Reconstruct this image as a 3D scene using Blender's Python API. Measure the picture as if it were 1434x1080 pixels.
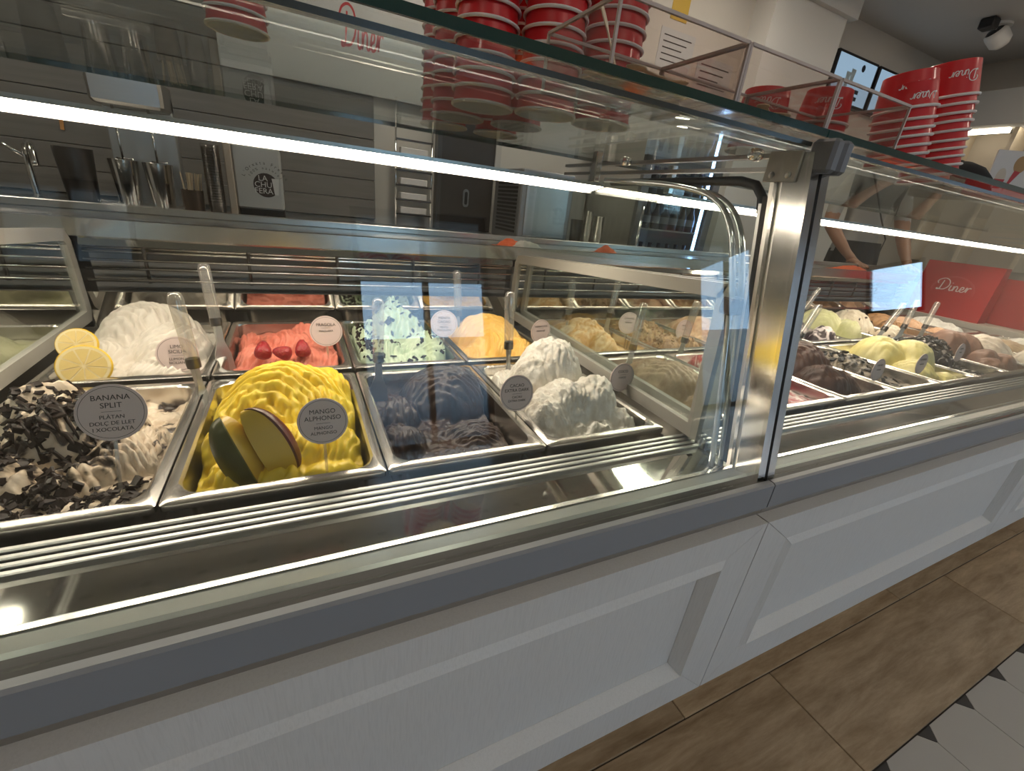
import bpy, math, random
import numpy as np
from mathutils import Vector, Matrix

for o in list(bpy.data.objects):
    bpy.data.objects.remove(o)
random.seed(7)
C = bpy.context.scene.collection
SC = bpy.context.scene

# ------------------------------------------------------------------ camera, world, light, exposure
CAM_Z = 0.98
cd = bpy.data.cameras.new('camera')
cam = bpy.data.objects.new('camera', cd)
C.objects.link(cam)
cd.sensor_fit = 'HORIZONTAL'
cd.sensor_width = 36.0
cd.lens = 36.0 * 602.98 / 1434.0
cd.clip_start = 0.01
RW = ((0.9014, -0.4199, 0.1055), (-0.0755, -0.3924, -0.9167), (0.4263, 0.8183, -0.3854))
M = Matrix(((RW[0][0], -RW[1][0], -RW[2][0], 0.0),
            (RW[0][1], -RW[1][1], -RW[2][1], 0.0),
            (RW[0][2], -RW[1][2], -RW[2][2], CAM_Z),
            (0, 0, 0, 1)))
cam.matrix_world = Matrix.Translation((0, 0, CAM_Z)) @ M.to_quaternion().to_matrix().to_4x4()
SC.camera = cam

w = bpy.data.worlds.new('sky')
SC.world = w
w.use_nodes = True
bg = w.node_tree.nodes['Background']
bg.inputs['Color'].default_value = (0.46, 0.68, 1.0, 1)
bg.inputs['Strength'].default_value = 5.6

SC.view_settings.view_transform = 'Standard'
SC.view_settings.look = 'None'
SC.view_settings.gamma = 1.0
SC.view_settings.use_curve_mapping = False
SC.view_settings.exposure = 0.12
SC.cycles.transparent_max_bounces = 40
SC.cycles.max_bounces = 14
SC.cycles.caustics_reflective = False
SC.cycles.caustics_refractive = False

LED_STRENGTH = 32.0
CEIL_STRENGTH = 21.0       # added fill lamps over the customers
STAFF_STRENGTH = 26.0      # added fill lamps over the staff aisle

# ------------------------------------------------------------------ materials
MATS = {}
def new_mat(name):
    m = bpy.data.materials.new(name)
    m.use_nodes = True
    nt = m.node_tree
    return m, nt, nt.nodes['Principled BSDF']

def flat(name, col, rough=0.5, metal=0.0, noise=0.0, nscale=20.0, bump=0.0, bscale=60.0, spec=0.5,
         stretch=(1, 1, 1), emit=None, estr=0.0, sss=0.0, coat=0.0):
    if name in MATS:
        return MATS[name]
    m, nt, b = new_mat(name)
    N, L = nt.nodes, nt.links
    b.inputs['Base Color'].default_value = (*col, 1)
    b.inputs['Roughness'].default_value = rough
    b.inputs['Metallic'].default_value = metal
    b.inputs['Specular IOR Level'].default_value = spec
    if sss:
        b.inputs['Subsurface Weight'].default_value = sss
        b.inputs['Subsurface Radius'].default_value = (0.01, 0.008, 0.006)
    if coat:
        b.inputs['Coat Weight'].default_value = coat
    if emit:
        b.inputs['Emission Color'].default_value = (*emit, 1)
        b.inputs['Emission Strength'].default_value = estr
    if noise or bump:
        tc = N.new('ShaderNodeTexCoord')
        mp = N.new('ShaderNodeMapping')
        mp.inputs['Scale'].default_value = stretch
        L.new(tc.outputs['Object'], mp.inputs['Vector'])
    if noise:
        n = N.new('ShaderNodeTexNoise')
        n.inputs['Scale'].default_value = nscale
        n.inputs['Detail'].default_value = 6
        L.new(mp.outputs['Vector'], n.inputs['Vector'])
        mx = N.new('ShaderNodeMix'); mx.data_type = 'RGBA'
        mx.inputs['A'].default_value = (*[max(0, c * (1 - noise)) for c in col], 1)
        mx.inputs['B'].default_value = (*[min(1, c * (1 + noise)) for c in col], 1)
        L.new(n.outputs['Fac'], mx.inputs['Factor'])
        L.new(mx.outputs['Result'], b.inputs['Base Color'])
    if bump:
        n2 = N.new('ShaderNodeTexNoise')
        n2.inputs['Scale'].default_value = bscale
        n2.inputs['Detail'].default_value = 5
        L.new(mp.outputs['Vector'], n2.inputs['Vector'])
        bp = N.new('ShaderNodeBump')
        bp.inputs['Strength'].default_value = bump
        bp.inputs['Distance'].default_value = 0.002
        L.new(n2.outputs['Fac'], bp.inputs['Height'])
        L.new(bp.outputs['Normal'], b.inputs['Normal'])
    MATS[name] = m
    return m

def glass_mat(name, tint=(0.95, 0.975, 0.96), f0=0.04, rough=0.0, graze=1.0, milky=0.0):
    """clear pane: transparent with a Schlick reflection, the same from both sides"""
    if name in MATS:
        return MATS[name]
    m = bpy.data.materials.new(name)
    m.use_nodes = True
    nt = m.node_tree
    N, L = nt.nodes, nt.links
    N.remove(N['Principled BSDF'])
    out = N['Material Output']
    tr = N.new('ShaderNodeBsdfTransparent'); tr.inputs['Color'].default_value = (*tint, 1)
    gl = N.new('ShaderNodeBsdfGlossy'); gl.inputs['Roughness'].default_value = rough
    gl.inputs['Color'].default_value = (1, 1, 1, 1)
    lw = N.new('ShaderNodeLayerWeight'); lw.inputs['Blend'].default_value = 0.5
    pw = N.new('ShaderNodeMath'); pw.operation = 'POWER'; pw.inputs[1].default_value = 5
    L.new(lw.outputs['Facing'], pw.inputs[0])
    ma = N.new('ShaderNodeMath'); ma.operation = 'MULTIPLY_ADD'
    ma.inputs[1].default_value = (1 - f0) * graze; ma.inputs[2].default_value = f0
    L.new(pw.outputs[0], ma.inputs[0])
    mx = N.new('ShaderNodeMixShader')
    L.new(ma.outputs[0], mx.inputs[0]); L.new(tr.outputs[0], mx.inputs[1]); L.new(gl.outputs[0], mx.inputs[2])
    if milky:
        df = N.new('ShaderNodeBsdfDiffuse'); df.inputs['Color'].default_value = (0.8, 0.78, 0.75, 1)
        m2 = N.new('ShaderNodeMixShader'); m2.inputs[0].default_value = milky
        L.new(mx.outputs[0], m2.inputs[1]); L.new(df.outputs[0], m2.inputs[2]); mx = m2
    L.new(mx.outputs[0], out.inputs['Surface'])
    MATS[name] = m
    return m

def acrylic_solid(name, col=(0.95, 0.93, 0.9)):
    if name in MATS:
        return MATS[name]
    m, nt, b = new_mat(name)
    b.inputs['Base Color'].default_value = (*col, 1)
    b.inputs['Transmission Weight'].default_value = 0.93
    b.inputs['Roughness'].default_value = 0.06
    b.inputs['IOR'].default_value = 1.36
    MATS[name] = m
    return m

def two_tone(name, a, b_, scale, lo, hi, rough=0.5, detail=4, stretch=(1, 1, 1), bump=0.3, bscale=150, dist=0.6, third=None):
    """gelato: two colours marbled by distorted noise"""
    if name in MATS:
        return MATS[name]
    m, nt, b = new_mat(name)
    N, L = nt.nodes, nt.links
    tc = N.new('ShaderNodeTexCoord'); mp = N.new('ShaderNodeMapping')
    mp.inputs['Scale'].default_value = stretch
    L.new(tc.outputs['Object'], mp.inputs['Vector'])
    n = N.new('ShaderNodeTexNoise'); n.inputs['Scale'].default_value = scale
    n.inputs['Detail'].default_value = detail; n.inputs['Distortion'].default_value = dist
    L.new(mp.outputs['Vector'], n.inputs['Vector'])
    r = N.new('ShaderNodeValToRGB')
    r.color_ramp.elements[0].position = lo; r.color_ramp.elements[0].color = (*a, 1)
    r.color_ramp.elements[1].position = hi; r.color_ramp.elements[1].color = (*b_, 1)
    if third:
        e = r.color_ramp.elements.new(min(1, hi + 0.1)); e.color = (*third, 1)
    L.new(n.outputs['Fac'], r.inputs['Fac'])
    L.new(r.outputs['Color'], b.inputs['Base Color'])
    b.inputs['Roughness'].default_value = rough
    n2 = N.new('ShaderNodeTexNoise'); n2.inputs['Scale'].default_value = bscale; n2.inputs['Detail'].default_value = 6
    L.new(tc.outputs['Object'], n2.inputs['Vector'])
    bp = N.new('ShaderNodeBump'); bp.inputs['Strength'].default_value = bump; bp.inputs['Distance'].default_value = 0.003
    L.new(n2.outputs['Fac'], bp.inputs['Height']); L.new(bp.outputs['Normal'], b.inputs['Normal'])
    MATS[name] = m
    return m

steel = flat('brushed_steel', (0.62, 0.60, 0.57), 0.28, 1.0, noise=0.06, nscale=3, stretch=(1, 40, 40))
steel_pan = flat('pan_steel', (0.66, 0.63, 0.59), 0.24, 1.0, noise=0.07, nscale=18)
chrome = flat('chrome', (0.80, 0.79, 0.77), 0.14, 1.0)
alu = flat('aluminium', (0.46, 0.465, 0.46), 0.34, 1.0)
mirror_steel = flat('polished_steel', (0.62, 0.59, 0.55), 0.06, 1.0, noise=0.05, nscale=8, bump=0.05, bscale=12)
dark_steel = flat('dark_steel', (0.12, 0.11, 0.105), 0.35, 1.0)
grey_frame = flat('grey_frame_plastic', (0.42, 0.40, 0.36), 0.45)
black_rubber = flat('black_rubber', (0.012, 0.012, 0.013), 0.55)
black_plastic = flat('black_plastic', (0.02, 0.02, 0.022), 0.35)
cap_grey = flat('grey_plastic', (0.17, 0.18, 0.20), 0.5)
apron_mat = flat('grey_blue_metal_paint', (0.235, 0.25, 0.275), 0.38)
wood_white = None
white_paint = flat('white_paint', (0.74, 0.73, 0.70), 0.6)
white_plastic = flat('white_plastic', (0.78, 0.77, 0.74), 0.4)
glass = glass_mat('clear_glass')
shelf_glass = glass_mat('shelf_glass', (0.95, 0.975, 0.965), 0.03, graze=0.55)
glass_edge = flat('green_glass_edge', (0.014, 0.045, 0.036), 0.12, spec=0.8)
glass_edge_lt = flat('pale_polished_glass_edge', (0.66, 0.72, 0.74), 0.1, 0.5, spec=0.8)
acry = glass_mat('clear_acrylic_sheet', (0.93, 0.90, 0.885), 0.05)
acry_edge = flat('acrylic_edge', (0.55, 0.47, 0.44), 0.3)
rod_acry = glass_mat('acrylic_rod', (0.88, 0.86, 0.83), 0.12, 0.03, milky=0.14)
red_paper = flat('red_paper', (0.62, 0.012, 0.018), 0.38, coat=0.25)
white_paper = flat('white_paper', (0.80, 0.76, 0.74), 0.6)
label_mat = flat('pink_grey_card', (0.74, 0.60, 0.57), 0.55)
ink = flat('dark_ink', (0.03, 0.02, 0.02), 0.6)
wood_spoon_mat = flat('birch', (0.66, 0.53, 0.36), 0.6, noise=0.12, nscale=40, stretch=(1, 8, 8))
skin_mat = flat('skin', (0.34, 0.17, 0.10), 0.5, noise=0.06, nscale=15)

def wood_white_mat():
    m, nt, b = new_mat('white_grained_wood')
    N, L = nt.nodes, nt.links
    tc = N.new('ShaderNodeTexCoord'); mp = N.new('ShaderNodeMapping')
    mp.inputs['Scale'].default_value = (18, 18, 180)
    mp2 = N.new('ShaderNodeMapping'); mp2.inputs['Scale'].default_value = (420, 420, 30)
    L.new(tc.outputs['Object'], mp.inputs['Vector']); L.new(tc.outputs['Object'], mp2.inputs['Vector'])
    n = N.new('ShaderNodeTexNoise'); n.inputs['Scale'].default_value = 1.0; n.inputs['Detail'].default_value = 5
    n.inputs['Distortion'].default_value = 0.6
    L.new(mp2.outputs['Vector'], n.inputs['Vector'])
    r = N.new('ShaderNodeValToRGB')
    r.color_ramp.elements[0].position = 0.35; r.color_ramp.elements[0].color = (0.60, 0.605, 0.60, 1)
    r.color_ramp.elements[1].position = 0.55; r.color_ramp.elements[1].color = (0.64, 0.645, 0.64, 1)
    L.new(n.outputs['Fac'], r.inputs['Fac']); L.new(r.outputs['Color'], b.inputs['Base Color'])
    bp = N.new('ShaderNodeBump'); bp.inputs['Strength'].default_value = 0.18; bp.inputs['Distance'].default_value = 0.001
    L.new(n.outputs['Fac'], bp.inputs['Height']); L.new(bp.outputs['Normal'], b.inputs['Normal'])
    b.inputs['Roughness'].default_value = 0.5
    return m
wood_white = wood_white_mat()

def plank_mat(i):
    rnd = random.Random(i)
    k = rnd.uniform(0.88, 1.1)
    m, nt, b = new_mat('wood_look_tile')
    N, L = nt.nodes, nt.links
    tc = N.new('ShaderNodeTexCoord'); mp = N.new('ShaderNodeMapping')
    mp.inputs['Scale'].default_value = (2.6, 17, 17); mp.inputs['Location'].default_value = (i * 3.1, i * 1.7, 0)
    L.new(tc.outputs['Object'], mp.inputs['Vector'])
    n = N.new('ShaderNodeTexNoise'); n.inputs['Scale'].default_value = 1.6; n.inputs['Detail'].default_value = 10
    n.inputs['Roughness'].default_value = 0.72; n.inputs['Distortion'].default_value = 0.25
    L.new(mp.outputs['Vector'], n.inputs['Vector'])
    r = N.new('ShaderNodeValToRGB')
    r.color_ramp.elements[0].position = 0.30; r.color_ramp.elements[0].color = (0.26 * k, 0.175 * k, 0.095 * k, 1)
    r.color_ramp.elements[1].position = 0.68; r.color_ramp.elements[1].color = (0.58 * k, 0.45 * k, 0.30 * k, 1)
    L.new(n.outputs['Fac'], r.inputs['Fac']); L.new(r.outputs['Color'], b.inputs['Base Color'])
    b.inputs['Roughness'].default_value = 0.42
    bp = N.new('ShaderNodeBump'); bp.inputs['Strength'].default_value = 0.12; bp.inputs['Distance'].default_value = 0.002
    L.new(n.outputs['Fac'], bp.inputs['Height']); L.new(bp.outputs['Normal'], b.inputs['Normal'])
    return m

# ------------------------------------------------------------------ mesh helpers
class MB:
    def __init__(self):
        self.v = []; self.f = []; self.mi = []
    def add(self, vs, fs, mi=0):
        n = len(self.v)
        self.v += [tuple(p) for p in vs]
        self.f += [tuple(i + n for i in f) for f in fs]
        self.mi += [mi] * len(fs)
        return self
    def box(self, x0, x1, y0, y1, z0, z1, mi=0, bev=0.0):
        if bev <= 0:
            vs = [(x, y, z) for z in (z0, z1) for y in (y0, y1) for x in (x0, x1)]
            fs = [(0, 2, 3, 1), (4, 5, 7, 6), (0, 1, 5, 4), (1, 3, 7, 5), (3, 2, 6, 7), (2, 0, 4, 6)]
            return self.add(vs, fs, mi)
        b = min(bev, (x1 - x0) / 2.01, (y1 - y0) / 2.01, (z1 - z0) / 2.01)
        rings = []
        for z, ins in ((z0, b), (z0 + b, 0), (z1 - b, 0), (z1, b)):
            i = ins
            xa, xb, ya, yb = x0 + i, x1 - i, y0 + i, y1 - i
            c = b if i == 0 else b * 0.4
            rings.append([(xa + c, ya, z), (xb - c, ya, z), (xb, ya + c, z), (xb, yb - c, z),
                          (xb - c, yb, z), (xa + c, yb, z), (xa, yb - c, z), (xa, ya + c, z)])
        return self.loft(rings, True, True, mi)
    def loft(self, rings, cap0=True, cap1=True, mi=0, closed=True):
        n = len(rings[0]); vs = [p for r in rings for p in r]; fs = []
        for k in range(len(rings) - 1):
            for i in range(n if closed else n - 1):
                j = (i + 1) % n
                fs.append((k * n + i, k * n + j, (k + 1) * n + j, (k + 1) * n + i))
        if cap0: fs.append(tuple(range(n - 1, -1, -1)))
        if cap1: fs.append(tuple((len(rings) - 1) * n + i for i in range(n)))
        return self.add(vs, fs, mi)
    def prism_x(self, yz, x0, x1, mi=0):
        return self.loft([[(x0, y, z) for y, z in yz], [(x1, y, z) for y, z in yz]], True, True, mi)
    def prism_z(self, xy, z0, z1, mi=0):
        return self.loft([[(x, y, z0) for x, y in xy], [(x, y, z1) for x, y in xy]], True, True, mi)
    def lathe(self, prof, seg=32, mi=0, cap0=False, cap1=False, c=(0, 0, 0)):
        rings = [[(c[0] + r * math.cos(2 * math.pi * i / seg), c[1] + r * math.sin(2 * math.pi * i / seg), c[2] + z)
                  for i in range(seg)] for r, z in prof]
        return self.loft(rings, cap0, cap1, mi)
    def tube(self, pts, r, seg=10, mi=0, flat_z=1.0):
        pts = [Vector(p) for p in pts]; rings = []
        rr = r if isinstance(r, (list, tuple)) else [r] * len(pts)
        prev = None
        for i, p in enumerate(pts):
            t = (pts[min(i + 1, len(pts) - 1)] - pts[max(i - 1, 0)]).normalized()
            ref = prev if prev is not None else (Vector((0, 0, 1)) if abs(t.z) < 0.9 else Vector((1, 0, 0)))
            a = ref - t * ref.dot(t)
            if a.length < 1e-6: a = Vector((0, 1, 0)) - t * t.y
            a.normalize(); b = t.cross(a); prev = a
            rings.append([tuple(p + a * (rr[i] * math.cos(2 * math.pi * k / seg)) + b * (rr[i] * flat_z * math.sin(2 * math.pi * k / seg))) for k in range(seg)])
        return self.loft(rings, True, True, mi)
    def build(self, name, mat, parent=None, smooth=False, angle=None, loc=None):
        me = bpy.data.meshes.new(name)
        me.from_pydata(self.v, [], self.f)
        mats = mat if isinstance(mat, (list, tuple)) else [mat]
        for m in mats: me.materials.append(m)
        if len(mats) > 1: me.polygons.foreach_set('material_index', self.mi)
        me.update()
        o = bpy.data.objects.new(name, me)
        C.objects.link(o)
        fix_normals(me)
        if smooth:
            me.shade_smooth()
            if angle: 
                try: me.set_sharp_from_angle(angle=math.radians(angle))
                except Exception: pass
        if parent is not None: o.parent = parent
        if loc is not None: o.location = loc
        return o

def fix_normals(me):
    import bmesh
    b = bmesh.new(); b.from_mesh(me)
    bmesh.ops.recalc_face_normals(b, faces=b.faces)
    b.to_mesh(me); b.free()

def empty(name, loc=(0, 0, 0), rz=0.0):
    o = bpy.data.objects.new(name, None)
    o.empty_display_size = 0.02
    C.objects.link(o); o.location = loc; o.rotation_euler = (0, 0, rz)
    return o

def tag(o, label=None, cat=None, group=None, kind=None):
    if label: o['label'] = label
    if cat: o['category'] = cat
    if group: o['group'] = group
    if kind: o['kind'] = kind
    return o

def copy_tree(o, parent=None):
    c = o.copy(); C.objects.link(c)
    if parent is not None: c.parent = parent
    for ch in o.children: copy_tree(ch, c)
    return c

DG = None
def text_obj(name, body, size, mat, parent=None, loc=(0, 0, 0), rot=(math.pi / 2, 0, 0), extrude=0.0002, align='CENTER', shear=0.0, spacing=1.0):
    cu = bpy.data.curves.new(name, 'FONT')
    cu.body = body; cu.size = size; cu.align_x = align; cu.align_y = 'CENTER'; cu.extrude = extrude; cu.shear = shear
    cu.space_line = spacing; cu.resolution_u = 3
    t = bpy.data.objects.new(name, cu)
    C.objects.link(t)
    dg = bpy.context.evaluated_depsgraph_get()
    me = bpy.data.meshes.new_from_object(t.evaluated_get(dg))
    bpy.data.objects.remove(t); bpy.data.curves.remove(cu)
    me.materials.clear(); me.materials.append(mat)
    o = bpy.data.objects.new(name, me)
    C.objects.link(o)
    if parent is not None: o.parent = parent
    o.location = loc; o.rotation_euler = rot
    return o

def spline(pts, n=6):
    out = []
    P = [pts[0]] + list(pts) + [pts[-1]]
    for i in range(1, len(P) - 2):
        p0, p1, p2, p3 = [np.array(q, float) for q in P[i - 1:i + 3]]
        for k in range(n):
            t = k / n
            out.append(0.5 * (2 * p1 + (p2 - p0) * t + (2 * p0 - 5 * p1 + 4 * p2 - p3) * t * t + (3 * p1 - p0 - 3 * p2 + p3) * t ** 3))
    out.append(np.array(pts[-1], float))
    return out

SCRIPT = [
    [(0.42, 0.85), (0.36, 0.5), (0.28, 0.1), (0.12, 0.02), (0.1, 0.12), (0.3, 0.06), (0.62, 0.12), (0.86, 0.45), (0.8, 0.85), (0.5, 1.02), (0.15, 0.92), (0.0, 0.68), (0.1, 0.55)],
    [(1.02, 0.48), (0.98, 0.15), (1.06, 0.04), (1.18, 0.14)], [(1.06, 0.68), (1.08, 0.72)],
    [(1.24, 0.46), (1.22, 0.05), (1.3, 0.36), (1.42, 0.48), (1.5, 0.36), (1.48, 0.1), (1.6, 0.07), (1.7, 0.2)],
    [(1.7, 0.22), (1.88, 0.3), (1.9, 0.45), (1.78, 0.47), (1.7, 0.25), (1.78, 0.06), (1.96, 0.12), (2.06, 0.3)],
    [(2.06, 0.3), (2.12, 0.5), (2.12, 0.08), (2.18, 0.36), (2.32, 0.5), (2.4, 0.42)]]
def script_mesh(fn, width=0.07, n=5):
    """flat printed script strokes; fn maps logo coordinates to a point"""
    mb = MB()
    for st in SCRIPT:
        pts = spline(st, n)
        L, Rr = [], []
        for i, p in enumerate(pts):
            t = pts[min(i + 1, len(pts) - 1)] - pts[max(i - 1, 0)]
            t = t / (np.linalg.norm(t) + 1e-9); nn = np.array((-t[1], t[0]))
            ww = width * (0.75 + 0.25 * abs(t[1]))
            L.append(fn(*(p + nn * ww / 2))); Rr.append(fn(*(p - nn * ww / 2)))
        k = len(pts)
        mb.add(L + Rr, [(i, i + 1, k + i + 1, k + i) for i in range(k - 1)])
    return mb

def vnoise(x, y, seed=0):
    xi = np.floor(x).astype(np.int64); yi = np.floor(y).astype(np.int64)
    xf = x - xi; yf = y - yi
    u = xf * xf * (3 - 2 * xf); v = yf * yf * (3 - 2 * yf)
    def h(a, b):
        n = (a * 374761393 + b * 668265263 + seed * 69069) & 0xffffffff
        n = ((n ^ (n >> 13)) * 1274126177) & 0xffffffff
        return ((n ^ (n >> 16)) & 0xffff) / 65535.0
    return (h(xi, yi) * (1 - u) + h(xi + 1, yi) * u) * (1 - v) + (h(xi, yi + 1) * (1 - u) + h(xi + 1, yi + 1) * u) * v
def fbm(x, y, seed=0, oct=4):
    s = 0; a = 0.5; t = 0
    for i in range(oct):
        s = s + a * vnoise(x, y, seed + i * 17); t += a
        x = x * 2.03 + 5.1; y = y * 2.03 + 1.7; a *= 0.5
    return s / t

# ------------------------------------------------------------------ the setting
def struct(o):
    o['kind'] = 'structure'
    return o

# floor: slab, wood-look planks next to the counter, white octagons with dark corner pieces
grout = flat('dark_grout', (0.055, 0.05, 0.045), 0.8)
white_tile = flat('white_tile', (0.50, 0.485, 0.455), 0.35, noise=0.06, nscale=6)
dark_tile = flat('charcoal_tile', (0.05, 0.046, 0.045), 0.45, noise=0.1, nscale=20)
XL, XR, YF, YB, ZC = -4.0, 5.75, -3.1, 2.75, 2.6
floor = MB().box(XL, XR, YF, YB + 0.2, -0.12, -0.004).build('floor', grout); struct(floor)
pm = [plank_mat(i) for i in range(5)]
g = 0.0012
rows = [(0.101, 0.322, 0.06), (0.322, 0.543, 0.681), (0.543, 0.764, 0.3), (0.764, 0.985, 0.85)]
k = 0
for (y0, y1, xo) in rows:
    x = xo - 0.9 * 3
    while x < XR - 0.9:
        p = MB().box(x + g, x + 0.9 - g, y0 + g, y1 - g, -0.01, 0.0, bev=0.0012).build('floor_plank', pm[k % 5], floor)
        x += 0.9; k += 1
# staff side floor
MB().box(XL, XR, 0.985, YB, -0.01, -0.001).build('staff_floor_sheet', flat('grey_vinyl', (0.16, 0.15, 0.14), 0.5, noise=0.1, nscale=5), floor)
pit, ch, tl = 0.182, 0.027, 0.364
oc = [(-pit / 2 + ch, -tl / 2), (pit / 2 - ch, -tl / 2), (pit / 2, -tl / 2 + ch), (pit / 2, tl / 2 - ch), (pit / 2 - ch, tl / 2), (-pit / 2 + ch, tl / 2), (-pit / 2, tl / 2 - ch), (-pit / 2, -tl / 2 + ch)]
sh = 1 - 0.0016 / pit
oct_me = MB().prism_z([(x * sh, y * (1 - 0.0016 / tl)) for x, y in oc], -0.01, 0.0).build('white_floor_tile', white_tile, floor)
dia_me = MB().prism_z([(0, -ch + .001), (ch - .001, 0), (0, ch - .001), (-ch + .001, 0)], -0.01, 0.0).build('dark_corner_tile', dark_tile, floor)
tri_me = MB().prism_z([(-ch + .001, -.001), (0, -ch + .001), (ch - .001, -.001)], -0.01, 0.0).build('dark_edge_tile', dark_tile, floor)
xs = [1.181 + pit * i for i in range(-12, 18)]
first = {}
def put(proto, x, y):
    if proto.name not in first:
        first[proto.name] = 1; o = proto
    else:
        o = proto.copy(); C.objects.link(o)
    o.location = (x, y, 0); return o
for x in xs:
    put(tri_me, x, 0.100)
    for r in range(5):
        put(oct_me, x + pit / 2, 0.100 - tl / 2 - r * tl)
        if r: put(dia_me, x, 0.100 - r * tl)
far_tile = MB().box(XL, xs[0], YF, 0.1, -0.01, -0.0005).build('far_tile_sheet', white_tile, floor)
MB().box(xs[-1] + pit, XR, YF, 0.1, -0.01, -0.0005).build('far_tile_sheet', white_tile, floor)
MB().box(xs[0], xs[-1] + pit, YF, 0.1 - 5 * tl, -0.01, -0.0005).build('far_tile_sheet', white_tile, floor)

ceil_mat = flat('grey_ceiling_paint', (0.56, 0.55, 0.53), 0.85)
wall_mat = flat('warm_white_wall', (0.62, 0.585, 0.53), 0.8, noise=0.03, nscale=3)
beige_wall = flat('beige_wall', (0.50, 0.455, 0.39), 0.75, noise=0.04, nscale=3)
struct(MB().box(XL, XR, YF, YB + 0.2, ZC, ZC + 0.1).build('ceiling', ceil_mat))
wb = struct(MB().box(XL, XR, YB, YB + 0.15, 0, ZC).build('wall_back', wall_mat))
struct(MB().box(XL - 0.1, XL, YF, YB + 0.15, 0, ZC).build('wall_left', wall_mat))
RO, RZ = (-1.95, -1.42), (1.08, 1.62)          # small window in the right-hand wall
wrm = MB().box(XR, XR + 0.1, YF, RO[0], 0, ZC); wrm.box(XR, XR + 0.1, RO[1], YB + 0.15, 0, ZC); wrm.box(XR, XR + 0.1, RO[0], RO[1], RZ[1], ZC); wrm.box(XR, XR + 0.1, RO[0], RO[1], 0, RZ[0])
wr = struct(wrm.build('wall_right', beige_wall))
# street side wall with glazed openings; daylight comes in here
wf = MB()
ops = [(-1.75, -1.0, 1.55, 2.15), (0.42, 1.65, 0.0, 2.15), (4.5, 5.6, 0.0, 2.15)]
xp = XL
for (a, b, z0, z1) in ops:
    wf.box(xp, a, YF - 0.15, YF, 0, ZC)
    wf.box(a, b, YF - 0.15, YF, z1, ZC)
    if z0 > 0: wf.box(a, b, YF - 0.15, YF, 0, z0)
    xp = b
wf.box(xp, XR, YF - 0.15, YF, 0, ZC)
struct(wf.build('wall_front', wall_mat))
n = 1
win_frame = flat('dark_window_frame', (0.05, 0.05, 0.052), 0.4, 0.3)
for (a, b, z0, z1) in ops:
    fr = MB()
    for (x0, x1, za, zb) in ((a, a + .05, z0, z1), (b - .05, b, z0, z1), (a, b, z1 - .06, z1), (a, b, z0, z0 + .06), ((a + b) / 2 - .025, (a + b) / 2 + .025, z0, z1)):
        fr.box(x0, x1, YF - 0.1, YF - 0.05, za, zb)
    wo = struct(fr.build('window_%d_offscreen' % n, win_frame)); n += 1
    MB().box(a + .05, (a + b) / 2 - .025, YF - 0.08, YF - 0.074, z0 + .06, z1 - .06).build('pane', glass, wo)
    MB().box((a + b) / 2 + .025, b - .05, YF - 0.08, YF - 0.074, z0 + .06, z1 - .06).build('pane', glass, wo)
fr = MB()
for (y0, y1, za, zb) in ((RO[0], RO[0] + .04, *RZ), (RO[1] - .04, RO[1], *RZ), (RO[0], RO[1], RZ[1] - .04, RZ[1]), (RO[0], RO[1], RZ[0], RZ[0] + .04)):
    fr.box(XR + 0.03, XR + 0.08, y0, y1, za, zb)
wo = struct(fr.build('window_%d_offscreen' % n, win_frame)); n += 1
MB().box(XR + 0.05, XR + 0.056, RO[0] + .04, RO[1] - .04, RZ[0] + .04, RZ[1] - .04).build('pane', glass, wo)
# pavement outside and the pale houses across the street
pave = struct(MB().box(-30, 34, -18, YF - 0.15, -0.14, -0.02).box(XR + 0.1, 34, YF - 0.15, 8, -0.14, -0.02).build('pavement', flat('grey_paving', (0.19, 0.185, 0.18), 0.7, noise=0.1, nscale=2)))
# canvas awning over the terrace, low pale wall far across the street
aw = MB(); aw.prism_x([(YF - 0.16, 2.42), (YF - 0.16, 2.40), (-6.0, 2.02), (-6.0, 2.04)], -4.5, 6.5)
awo = aw.build('canvas_awning', flat('pale_canvas', (0.62, 0.62, 0.60), 0.9)); tag(awo, 'pale grey canvas awning over the terrace outside the street windows', 'awning')
struct(MB().box(-30, 34, -18.0, -17.6, -0.14, 1.7).build('street_wall', flat('pale_street_wall', (0.5, 0.48, 0.45), 0.8, noise=0.1, nscale=0.6)))
# pilaster, cornice and grey boards on the back wall
pil = struct(MB().box(2.97, 3.73, 2.58, YB, 0, ZC).build('pilaster', white_paint))
struct(MB().box(2.93, 3.79, 2.54, YB, 2.47, ZC).build('trim_1', white_paint))
board_mat = flat('grey_boards', (0.21, 0.195, 0.18), 0.55, noise=0.25, nscale=4, stretch=(1, 1, 14))
for i in range(17):
    MB().box(-3.2, 0.42, YB - 0.02, YB + 0.001, 0.82 + i * 0.1, 0.82 + i * 0.1 + 0.097, bev=0.002).build('wall_board', board_mat, wb)
# lit niche wall at the right end
niche_mat = flat('cream_niche', (0.62, 0.54, 0.42), 0.7)
struct(MB().box(5.35, XR, 1.1, YB, 2.02, 2.28).build('trim_2', flat('grey_soffit', (0.34, 0.335, 0.32), 0.8)))
for i, y in enumerate((2.36, 2.0, 1.6)):
    struct(MB().box(5.5, XR, y, y + 0.03, 0.9, 2.02).build('trim_%d' % (3 + i), niche_mat))
nl = flat('niche_lamp', (1, 1, 1), 0.5, emit=(1, 0.88, 0.68), estr=7.0)
for i, (y0, y1) in enumerate(((2.06, 2.34), (1.66, 1.96))):
    o = MB().box(5.49, 5.53, y0, y1, 1.985, 2.02).build('niche_light_strip', nl)
    tag(o, 'thin warm light strip under the grey soffit in the wall niche', 'light', 'niche light strips')

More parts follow.
